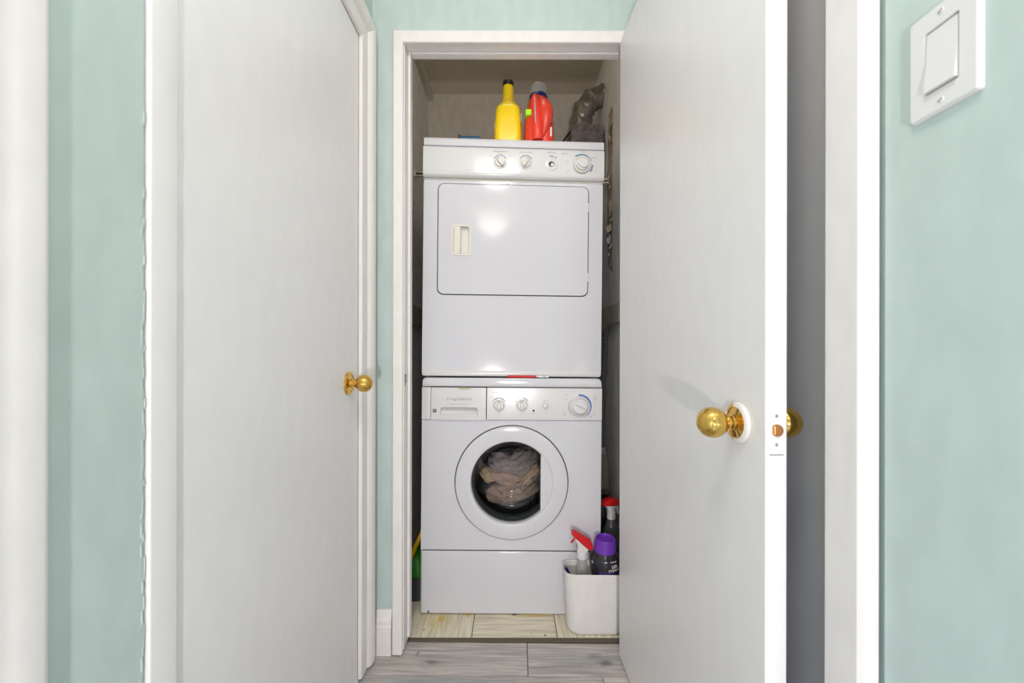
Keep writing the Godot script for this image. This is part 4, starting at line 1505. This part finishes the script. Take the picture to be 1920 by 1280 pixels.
func on_dryer() -> void:
	var top := 1.8215
	# yellow bleach bottle, seen end-on
	var t := root("bleach_bottle", Vector3(-0.0175, top, -1.65), Basis.from_scale(Vector3(1, 0.985, 1)))
	tag(t, "tall bright yellow bottle with a long neck and black cap on the dryer", "bottle")
	var g := Geo.new()
	var rings := []
	for s in [[0.0, 0.100, 0.130, 0.018], [0.004, 0.106, 0.138, 0.022], [0.05, 0.106, 0.138, 0.022], [0.11, 0.101, 0.136, 0.024], [0.150, 0.096, 0.130, 0.026], [0.165, 0.0885, 0.118, 0.03], [0.190, 0.064, 0.080, 0.03], [0.205, 0.050, 0.058, 0.024], [0.213, 0.0445, 0.047, 0.022], [0.26, 0.0425, 0.0425, 0.0212], [0.274, 0.0420, 0.0420, 0.021], [0.276, 0.036, 0.036, 0.018]]:
		rings.append(level(s[1], s[2], s[3], s[0], 6))
	loft(g, rings)
	part("bottle", g, M.yellow, t, 60.0)
	g = Geo.new()
	lathe(g, [Vector2(0.0205, 0.270), Vector2(0.0222, 0.270), Vector2(0.0222, 0.286), Vector2(0.020, 0.2895), Vector2(0, 0.290)], 28)
	part("cap", g, M.black, t, 40.0)
	for s in [-1, 1]:
		g = Geo.new()
		box(g, Vector3(s * 0.0525, 0.012, -0.048), Vector3(s * 0.0545, 0.10, 0.048), 0.0008)
		part("label_panel", g, M.orange, t)
		g = Geo.new()
		box(g, Vector3(s * 0.051, 0.10 if s > 0 else 0.06, 0.0), Vector3(s * 0.0553, 0.135 if s > 0 else 0.095, 0.046), 0.0008)
		part("label_patch", g, M.paper if s < 0 else M.lilac, t)
	# red detergent jug, seen from its handle side
	t = root("detergent_jug", Vector3(0.1055, top, -1.65), Basis.from_scale(Vector3(1, 0.945, 1)))
	tag(t, "red detergent jug with blue collar and clear cap on the dryer", "bottle")
	g = Geo.new()
	rings = []
	for s in [[0.0, 0.108, 0.17, 0.03], [0.005, 0.115, 0.178, 0.034], [0.06, 0.113, 0.178, 0.036], [0.10, 0.110, 0.172, 0.038], [0.13, 0.102, 0.160, 0.040], [0.155, 0.093, 0.140, 0.040], [0.185, 0.086, 0.116, 0.04], [0.205, 0.082, 0.098, 0.038], [0.222, 0.070, 0.076, 0.034], [0.228, 0.060, 0.062, 0.029]]:
		rings.append(level(s[1], s[2], s[3], s[0], 7))
	loft(g, rings)
	var jug := part("jug", g, M.red, t, 60.0)
	g = Geo.new()                                          # hollow behind the grip: a dished panel, and the grip bar beside it
	var dish := []
	for i in 15:
		var f := i / 14.0
		dish.append(Vector3(lerpf(0.005, 0.012, f) + 0.016 * sin(PI * f), lerpf(0.205, 0.02, f), lerpf(0.050, 0.094, sin(f * PI * 0.5))))
	tube(g, dish, [0.006, 0.014, 0.020, 0.025, 0.028, 0.030, 0.030, 0.029, 0.027, 0.024, 0.020, 0.016, 0.012, 0.008, 0.004], 16)
	part("handle_hollow", g, mat(Color8(226, 70, 54), 0.28), jug, 70.0)
	g = Geo.new()
	var grip := []
	for i in 13:
		var f := i / 12.0
		grip.append(Vector3(lerpf(-0.018, -0.008, f), lerpf(0.21, 0.004, f), lerpf(0.052, 0.090, sin(f * PI * 0.5)) + 0.010 * sin(PI * f)))
	tube(g, grip, [0.010, 0.016, 0.018, 0.0185, 0.0185, 0.0185, 0.019, 0.0195, 0.020, 0.021, 0.022, 0.023, 0.022], 14)
	part("grip", g, M.red, jug, 70.0)
	g = Geo.new()
	tube(g, [Vector3(-0.021, 0.165, 0.101), Vector3(-0.020, 0.13, 0.1085), Vector3(-0.0185, 0.10, 0.112), Vector3(-0.017, 0.06, 0.1122)], [0.001, 0.003, 0.0035, 0.002], 8)  # pale stripe, a painted highlight down the grip
	part("highlight_stripe", g, M.lilac, jug)
	g = Geo.new()
	box(g, Vector3(-0.0545, 0.110, 0.032), Vector3(-0.0325, 0.134, 0.0845), 0.001)
	tag(part("price_sticker", g, M.lime, jug), "neon green price sticker", "")
	g = Geo.new()
	box(g, Vector3(0.040, 0.022, 0.070), Vector3(0.0475, 0.060, 0.0865), 0.001)
	part("label_patch", g, M.paper, jug)
	g = Geo.new()
	box(g, Vector3(0.046, 0.105, 0.028), Vector3(0.0530, 0.138, 0.0600), 0.001)
	part("label_patch", g, M.paper, jug)
	g = Geo.new()
	lathe(g, [Vector2(0.028, 0.222), Vector2(0.0375, 0.2225), Vector2(0.0375, 0.232), Vector2(0.035, 0.2415), Vector2(0.031, 0.243), Vector2(0, 0.243)], 36)
	part("collar", g, M.navy, t, 40.0)
	g = Geo.new()
	lathe(g, [Vector2(0.0345, 0.240), Vector2(0.0345, 0.272), Vector2(0.032, 0.283), Vector2(0.026, 0.288), Vector2(0, 0.289)], 36)
	part("clear_cap", g, M.cup, t, 40.0)
	# blue brush lying near the dryer's left side
	t = root("scrub_brush", Vector3(-0.168, top, -1.63))
	tag(t, "dark blue flat-handled brush lying on the dryer's left side", "brush")
	g = Geo.new()
	box(g, Vector3(-0.044, 0.034, -0.02), Vector3(0.040, 0.0485, 0.016), 0.003)
	part("handle", g, M.blue, t)
	g = Geo.new()
	box(g, Vector3(-0.040, 0.0, -0.016), Vector3(0.036, 0.035, 0.012), 0.002)
	part("bristle_block", g, M.bristle, t)
	g = Geo.new()
	prism(g, PackedVector2Array([Vector2(-0.051, 0.030), Vector2(-0.030, 0.036), Vector2(-0.030, 0.046), Vector2(-0.046, 0.058)]), -0.01, 0.012, 0.001)
	part("scraper_tip", g, M.black, t)
	# red tool in the slit between the machines
	t = root("screwdriver", Vector3(0.044, 0.9165, -1.5465), Basis(Vector3(0, 0, 1), deg_to_rad(-0.5)))
	tag(t, "small tool with red handle and silver end between washer and dryer", "tool")
	g = Geo.new()
	tube(g, [Vector3(-0.062, 0, 0), Vector3(-0.059, 0, 0), Vector3(-0.02, 0, 0), Vector3(0.03, 0, 0), Vector3(0.045, 0, 0), Vector3(0.048, 0, 0)], [0.003, 0.0046, 0.0046, 0.0046, 0.0044, 0.003], 14)
	part("handle", g, M.red_trigger, t)
	g = Geo.new()
	tube(g, [Vector3(0.047, 0, 0), Vector3(0.058, 0, 0), Vector3(0.066, 0, 0), Vector3(0.072, 0, 0), Vector3(0.082, 0, 0), Vector3(0.095, 0, 0)], [0.0025, 0.0035, 0.005, 0.0046, 0.0032, 0.0045], 12)
	part("ferrule", g, M.chrome, t)

func duct_work() -> void:
	# sheet-metal lint box on the dryer's rear and the exhaust elbow above it
	var t := root("vent_box", Vector3(0.360, 1.821, -1.95))
	tag(t, "grey sheet-metal vent box behind the bottles at the dryer's right rear", "vent box")
	var g := Geo.new()
	box(g, Vector3(-0.077, 0.0, -0.17), Vector3(0.077, 0.275, 0.0), 0.002)
	part("box", g, M.sheet, t)
	g = Geo.new()
	box(g, Vector3(-0.079, 0.255, -0.172), Vector3(0.079, 0.278, 0.002), 0.002)
	part("lid_flange", g, M.sheet, t)
	g = Geo.new()
	tube(g, [Vector3(-0.078, 0.26, -0.03), Vector3(-0.125, 0.195, -0.03), Vector3(-0.128, 0.192, -0.03)], [0.0035, 0.0045, 0.006], 10)
	part("damper_lever", g, M.black, t)
	t = root("exhaust_elbow", Vector3(0.346, 2.100, -2.03))
	tag(t, "dusty silver segmented exhaust elbow from vent box into the right wall", "duct")
	# four gores, each a straight tube between mitred rings
	var path := [Vector3(0, 0.0, 0), Vector3(0, 0.065, 0), Vector3(0.012, 0.118, 0.002), Vector3(0.048, 0.162, 0.004), Vector3(0.094, 0.180, 0.006), Vector3(0.1035, 0.182, 0.006)]
	var r := 0.052
	var rings := []
	for i in path.size():
		var dir: Vector3 = (path[mini(i + 1, path.size() - 1)] - path[maxi(i - 1, 0)]).normalized()
		var side := Vector3(0, 0, 1)
		var up := side.cross(dir).normalized()
		var ring := []
		for s in 32:
			var a := TAU * s / 32.0
			ring.append([path[i], side * cos(a) + up * sin(a)])
		rings.append(ring)
	for i in path.size() - 2:
		g = Geo.new()
		for s in 32:
			var q := (s + 1) % 32
			var last := i == path.size() - 3
			var top: Array = rings[path.size() - 1] if last else rings[i + 1]
			var a0: Vector3 = rings[i][s][0] + rings[i][s][1] * (r - 0.001)
			var a1: Vector3 = rings[i][q][0] + rings[i][q][1] * (r - 0.001)
			var b0: Vector3 = top[s][0] + top[s][1] * (r + 0.0015)
			var b1: Vector3 = top[q][0] + top[q][1] * (r + 0.0015)
			var m0: Vector3 = a0.lerp(b0, 0.84) - top[s][1] * 0.002
			var m1: Vector3 = a1.lerp(b1, 0.84) - top[q][1] * 0.002
			g.quad(a0, a1, m1, m0)
			var e0: Vector3 = b0 + top[s][1] * 0.0035
			var e1: Vector3 = b1 + top[q][1] * 0.0035
			g.quad(m0, m1, e1, e0)
			g.quad(e0, e1, top[q][0] + top[q][1] * (r - 0.003), top[s][0] + top[s][1] * (r - 0.003))
		part("gore", g, M.duct, t, 28.0)
	g = Geo.new()
	lathe(g, [Vector2(r + 0.0015, 0.0), Vector2(r + 0.003, 0.010), Vector2(r + 0.0022, 0.028), Vector2(r - 0.001, 0.030)], 32)
	part("tape_band", g, M.sheet, t)

func trigger_head(parent: Node3D, base_y: float, mirror: float) -> void:
	# spray trigger: outline drawn in millimetres from the collar's top centre
	var red := [[-36, 82], [-29, 87], [-18, 83], [5, 65], [29, 50], [36, 31], [39, 16], [33, 7], [22, 9], [5, 26], [-16, 50], [-29, 63], [-36, 73]]
	var body := [[-27, 60], [-14, 50], [8, 28], [22, 14], [17, -2], [-18, -2], [-15, 26], [-23, 50]]
	var trig := [[-25, 58], [-39, 36], [-33, 38], [-22, 52]]
	for s in [["trigger_cover", red, 0.0125, M.red_trigger, 0.0035], ["sprayer_body", body, 0.0105, M.plastic, 0.0015], ["trigger", trig, 0.006, M.red_trigger, 0.001]]:
		var poly := PackedVector2Array()
		for v in s[1]:
			poly.append(Vector2(v[0] * mirror * 0.00105, v[1] * 0.001 * 0.9))
		var g := Geo.new()
		prism(g, poly, -s[2], s[2], s[4], s[4])
		var o := part(s[0], g, s[3], parent, 60.0)
		o.position = Vector3(0, base_y, 0)
	var c := Geo.new()
	var ring := [Vector2(0.0, -0.026), Vector2(0.0165, -0.026), Vector2(0.0172, -0.024), Vector2(0.0172, -0.002), Vector2(0.015, 0.0015), Vector2(0, 0.0015)]
	lathe(c, ring, 28)
	for k in 20:
		var a := TAU * k / 20.0
		box(c, Vector3(cos(a) * 0.0172 - 0.0005, -0.023, sin(a) * 0.0172 - 0.0005), Vector3(cos(a) * 0.0172 + 0.0005, -0.004, sin(a) * 0.0172 + 0.0005))
	var col := part("collar", c, M.plastic, parent, 40.0)
	col.position = Vector3(0, base_y, 0)

func bin_and_bottles() -> void:
	# white wastebasket used as a caddy
	var t := root("waste_bin", Vector3(0.3045, 0.006, -1.4865), Basis(Vector3.UP, deg_to_rad(-0.5)))
	tag(t, "white rounded plastic wastebasket holding cleaning bottles in front of the washer", "bin")
	var g := Geo.new()
	var rings := []
	for s in [[0.0, 0.176, 0.080, 0.034], [0.0015, 0.186, 0.090, 0.036], [0.006, 0.196, 0.0965, 0.038], [0.018, 0.206, 0.0995, 0.039], [0.10, 0.216, 0.1015, 0.040], [0.212, 0.230, 0.1045, 0.040], [0.2155, 0.2315, 0.1055, 0.040], [0.217, 0.229, 0.103, 0.039], [0.215, 0.2255, 0.0995, 0.0375], [0.10, 0.211, 0.0965, 0.036], [0.02, 0.200, 0.094, 0.034], [0.010, 0.180, 0.08, 0.03]]:
		rings.append(level(s[1], s[2], s[3], s[0], 8))
	loft(g, rings)
	part("basket", g, M.bin, t, 50.0)
	# clear spray bottle in the bin
	t = root("spray_bottle", Vector3(0.2635, 0.0195, -1.494), Basis(Vector3(0, 0, 1), deg_to_rad(1.0)))
	tag(t, "clear spray bottle with red trigger in the bin, beside the purple-capped bottle", "spray bottle")
	g = Geo.new()
	rings = []
	for s in [[0.0, 0.046, 0.040, 0.018], [0.004, 0.050, 0.044, 0.02], [0.12, 0.050, 0.044, 0.02], [0.165, 0.044, 0.040, 0.019], [0.20, 0.038, 0.036, 0.017], [0.222, 0.032, 0.032, 0.0155], [0.232, 0.028, 0.028, 0.0138]]:
		rings.append(level(s[1], s[2], s[3], s[0], 6))
	loft(g, rings)
	part("bottle", g, M.clear, t, 60.0)
	g = Geo.new()
	tube(g, [Vector3(0, 0.01, 0), Vector3(0.004, 0.12, 0), Vector3(0, 0.235, 0)], 0.0024, 8)
	part("dip_tube", g, M.plastic, t)
	trigger_head(t, 0.2585, 1.0)
	# scent-booster bottle: dark, purple cap
	t = root("scent_bead_bottle", Vector3(0.3375, 0.0195, -1.4955), Basis(Vector3(0, 0, 1), deg_to_rad(-1.0)) * Basis(Vector3(1, 0, 0), deg_to_rad(2)))
	tag(t, "dark rounded bottle with a wide purple cap in the white bin", "bottle")
	g = Geo.new()
	lathe(g, [Vector2(0, 0.0), Vector2(0.034, 0.0), Vector2(0.038, 0.005), Vector2(0.040, 0.06), Vector2(0.042, 0.14), Vector2(0.046, 0.18), Vector2(0.0515, 0.205), Vector2(0.0545, 0.222), Vector2(0.0550, 0.234), Vector2(0.0525, 0.247), Vector2(0.0465, 0.258), Vector2(0.0400, 0.265), Vector2(0.0385, 0.270), Vector2(0, 0.270)], 48)
	var b := part("bottle", g, M.dark_bottle, t, 50.0)
	g = Geo.new()
	lathe(g, [Vector2(0.0468, 0.183), Vector2(0.0522, 0.205), Vector2(0.0537, 0.2125), Vector2(0.0515, 0.2125)], 20, Transform3D(), -2.2, -0.5)
	tag(part("label_band", g, mat(Color8(64, 46, 120), 0.4), b), "deep violet printed band", "")
	var turn := -0.33
	for w in [["Downy", 0.0058, 0.2495, 0.0525, 0.40, 700], ["UN", 0.0125, 0.2335, 0.0556, 0.45, 700], ["STOPABLES", 0.0088, 0.2195, 0.0550, 0.62, 700], ["OZ", 0.0070, 0.236, 0.0556, -1.12, 700]]:
		bent_words("brand_print", w[0], w[1], w[2], w[3], -PI / 2 + w[4], b, w[5])
	g = Geo.new()
	var cap := [Vector2(0.038, 0.266), Vector2(0.0398, 0.267), Vector2(0.0398, 0.273), Vector2(0.0352, 0.310), Vector2(0.0342, 0.3125), Vector2(0.0322, 0.3125), Vector2(0.0312, 0.310), Vector2(0.0305, 0.303), Vector2(0, 0.301)]
	lathe(g, cap, 48)
	for k in 48:
		var a := TAU * k / 48.0
		tube(g, [Vector3(cos(a) * 0.0396, 0.274, sin(a) * 0.0396), Vector3(cos(a) * 0.0353, 0.309, sin(a) * 0.0353)], 0.0006, 5, false)
	part("cap", g, M.purple, t, 40.0)
	# navy-ended stick leaning in the bin's left end
	t = root("marker_pen", Vector3(0.216, 0.024, -1.490))
	tag(t, "small white stick with a navy end leaning in the bin's left corner", "pen")
	g = Geo.new()
	var p0 := Vector3(0.030, 0.0, 0.0)
	var p1 := Vector3(-0.004, 0.172, -0.008)
	tube(g, [p0, p1], 0.004, 12)
	part("barrel", g, M.plastic, t)
	g = Geo.new()
	tube(g, [p1 - (p1 - p0).normalized() * 0.004, p1 + Vector3(-0.011, 0.018, -0.001)], [0.0052, 0.005], 12)
	part("cap", g, M.navy, t)
	# black bag with green piping on the floor beside the washer
	t = root("shopping_bag", Vector3(0.397, 0.0058, -1.72))
	tag(t, "black bag with green cord piping behind the smoky spray bottle", "bag")
	g = Geo.new()
	rings = []
	for s in [[0.0, 0.088, 0.26, 0.02, 0.0], [0.01, 0.096, 0.27, 0.026, 0.0], [0.10, 0.096, 0.27, 0.03, 0.0], [0.135, 0.096, 0.24, 0.03, -0.016], [0.15, 0.094, 0.12, 0.03, -0.075], [0.25, 0.094, 0.115, 0.03, -0.075], [0.33, 0.084, 0.10, 0.03, -0.078], [0.362, 0.06, 0.06, 0.02, -0.08]]:
		rings.append(level(s[1], s[2], s[3], s[0], 6, Vector2(0, s[4])))
	loft(g, rings)
	part("bag_body", g, M.bag, t, 50.0)
	for k in 2:
		g = Geo.new()
		var pts := []
		for i in 17:
			var f := i / 16.0
			var a := lerpf(1.45, -1.35, f)
			pts.append(Vector3(-0.052 + cos(a) * (0.034 - 0.006 * k), 0.275 - 0.008 * k + sin(a) * 0.085, -0.006 + 0.004 * k))
		tube(g, pts, 0.0024, 8)
		part("piping", g, M.green_cord, t)
	# smoky spray bottle behind the bin
	t = root("spray_bottle", Vector3(0.3985, 0.1450, -1.625), Basis(Vector3.UP, deg_to_rad(200)))
	tag(t, "smoky grey spray bottle with red trigger between washer and closet wall", "spray bottle")
	g = Geo.new()
	rings = []
	for s in [[0.0, 0.076, 0.056, 0.02], [0.004, 0.080, 0.060, 0.024], [0.11, 0.080, 0.060, 0.026], [0.15, 0.066, 0.054, 0.026], [0.175, 0.046, 0.044, 0.021], [0.19, 0.034, 0.034, 0.0165], [0.2, 0.028, 0.028, 0.0138]]:
		rings.append(level(s[1], s[2], s[3], s[0], 6))
	loft(g, rings)
	part("bottle", g, M.smoke, t, 60.0)
	trigger_wide(t, 0.2265)

func trigger_wide(parent: Node3D, base_y: float) -> void:
	# a broader red hood over a white throat
	var red := [[-38, 28], [-34, 43], [-12, 56], [18, 50], [40, 42], [42, 24], [20, 24]]
	var body := [[-36, 28], [20, 25], [22, 18], [14, 12], [13, 0], [-16, 0], [-18, 10], [-24, 20]]
	var trig := [[22, 25], [34, 24], [30, 6], [36, -14], [31, -15], [24, 4]]
	for s in [["trigger_cover", red, 0.014, M.red_trigger], ["sprayer_body", body, 0.010, M.plastic], ["trigger", trig, 0.006, M.plastic]]:
		var poly := PackedVector2Array()
		for v in s[1]:
			poly.append(Vector2(-v[0] * 0.001, v[1] * 0.001))
		var g := Geo.new()
		prism(g, poly, -s[2], s[2], 0.003, 0.003)
		var o := part(s[0], g, s[3], parent, 60.0)
		o.position = Vector3(0, base_y, 0)
	var c := Geo.new()
	lathe(c, [Vector2(0.0, -0.028), Vector2(0.0165, -0.028), Vector2(0.0172, -0.026), Vector2(0.0165, 0.0), Vector2(0.014, 0.002), Vector2(0, 0.002)], 28)
	var col := part("collar", c, M.plastic, parent, 40.0)
	col.position = Vector3(0, base_y, 0)

func bent_words(called: String, text: String, cap: float, y: float, r: float, angle: float, parent: Node, weight: int) -> void:
	# lettering wrapped round an upright bottle
	var f := SystemFont.new()
	f.font_names = PackedStringArray(["Droid Sans"])
	f.font_weight = weight
	var t := TextMesh.new()
	t.text = text
	t.font = f
	t.font_size = 32
	t.pixel_size = cap / (32.0 * 0.72)
	t.depth = 0.0004
	t.curve_step = 1.0
	var arr := t.surface_get_arrays(0)
	var vs: PackedVector3Array = arr[Mesh.ARRAY_VERTEX]
	var idx: PackedInt32Array = arr[Mesh.ARRAY_INDEX]
	var g := Geo.new()
	for i in range(0, idx.size(), 3):
		var q := []
		for k in 3:
			var v := vs[idx[i + k]]
			var a := angle + v.x / r
			q.append(Vector3(cos(a) * (r + v.z), y + v.y, -sin(a) * (r + v.z)))
		g.tri(q[0], q[2], q[1])
	part(called, g, M.paper, parent, 20.0)

func gap_things() -> void:
	var rng := RandomNumberGenerator.new()
	rng.seed = 77
	# string mop on the washer's right
	var t := root("string_mop", Vector3(0.402, 0.372, -1.79))
	tag(t, "grey string mop hanging upright in the gap right of the washer", "mop")
	var g := Geo.new()
	var strands := Geo.new()
	for k in 46:
		var a := rng.randf() * TAU
		var r := sqrt(rng.randf())
		var top := Vector3(cos(a) * r * 0.010, 0.21, sin(a) * r * 0.010)
		var mid := Vector3(cos(a) * r * 0.023, 0.10, sin(a) * r * 0.024)
		var end := Vector3(cos(a) * r * 0.031, rng.randf_range(0.004, 0.03), sin(a) * r * 0.031)
		tube(strands, [top, top.lerp(mid, 0.6) + Vector3(cos(a), 0, sin(a)) * 0.003, mid, mid.lerp(end, 0.6), end], 0.0032, 6)
	tag(part("strands", strands, M.mop, t, 60.0), "", "", "", "stuff")
	g = Geo.new()
	lathe(g, [Vector2(0.0125, 0.190), Vector2(0.015, 0.192), Vector2(0.015, 0.199), Vector2(0.0125, 0.201), Vector2(0.0125, 0.206), Vector2(0.015, 0.208), Vector2(0.015, 0.215), Vector2(0.010, 0.218)], 20)
	part("band", g, M.cable, t)
	g = Geo.new()
	tube(g, [Vector3(0, 0.20, 0), Vector3(0.004, 0.5, -0.01), Vector3(0.018, 0.72, -0.02)], 0.0095, 12)
	part("handle", g, M.bristle, t)
	# water valve and hose on the right wall
	t = root("water_valve", Vector3(CLOSET_R, 1.072, -1.955))
	tag(t, "small metal water valve on the wall beside the dryer's lower right", "valve")
	g = Geo.new()
	tube(g, [Vector3(0, 0, 0), Vector3(-0.03, 0, 0)], 0.009, 14)
	tube(g, [Vector3(-0.024, 0.006, 0), Vector3(-0.024, -0.035, 0)], 0.008, 14)
	part("body", g, M.steel, t)
	g = Geo.new()
	for k in 6:
		var a := TAU * k / 6.0
		ball(g, Vector3(-0.032, 0.012 * sin(a), 0.012 * cos(a) + 0.002), Vector3(0.005, 0.006, 0.006), 8, 6)
	part("handwheel", g, M.steel, t)
	t = root("supply_hose", Vector3(0.425, 1.035, -1.955))
	tag(t, "thin grey looped hose running down beside the stacked machines", "hose")
	g = Geo.new()
	var pts := []
	for i in 25:
		var f := i / 24.0
		pts.append(Vector3(-0.012 + 0.018 * sin(f * 6.5) * (0.3 + f), -0.36 * f, 0.08 * f))
	tube(g, pts, 0.0045, 8)
	part("hose", g, M.cable, t)
	# broom in the gap on the left
	t = root("broom", Vector3(-0.413, 0.0058, -1.735))
	tag(t, "green broom with yellow stick in the gap left of the washer", "broom")
	g = Geo.new()
	var rings := []
	for s in [[0.055, 0.060, 0.10, 0.02], [0.135, 0.078, 0.15, 0.02]]:
		rings.append(level(s[1] + 0.02, s[2], s[3], 0.14 - s[0], 5))
	rings = [level(0.108, 0.21, 0.02, 0.0, 5), level(0.104, 0.20, 0.02, 0.05, 5), level(0.096, 0.17, 0.02, 0.090, 5)]
	loft(g, rings)
	part("bristle_head", g, M.bristle, t, 40.0)
	g = Geo.new()
	for k in 60:
		var x := rng.randf_range(-0.045, 0.045)
		var z := rng.randf_range(0.07, 0.095)
		tube(g, [Vector3(x * 0.9, 0.085, z * 0.90), Vector3(x * 1.12, 0.004, z * 1.12)], 0.0015, 5, false)
	tag(part("bristles", g, mat(Color8(88, 92, 92), 0.9), t), "", "", "", "stuff")
	g = Geo.new()
	loft(g, [level(0.100, 0.175, 0.024, 0.084, 5), level(0.106, 0.18, 0.028, 0.098, 5), level(0.100, 0.16, 0.03, 0.135, 5), level(0.06, 0.09, 0.025, 0.155, 5), level(0.03, 0.04, 0.012, 0.17, 5)])
	part("broom_cap", g, M.green, t, 50.0)
	g = Geo.new()
	tube(g, [Vector3(-0.012, 0.13, 0.05), Vector3(0.008, 0.18, 0.05), Vector3(0.032, 0.24, 0.04), Vector3(0.048, 0.29, 0.03)], [0.010, 0.0105, 0.0065, 0.003], 12)
	part("stick", g, M.stick, t)
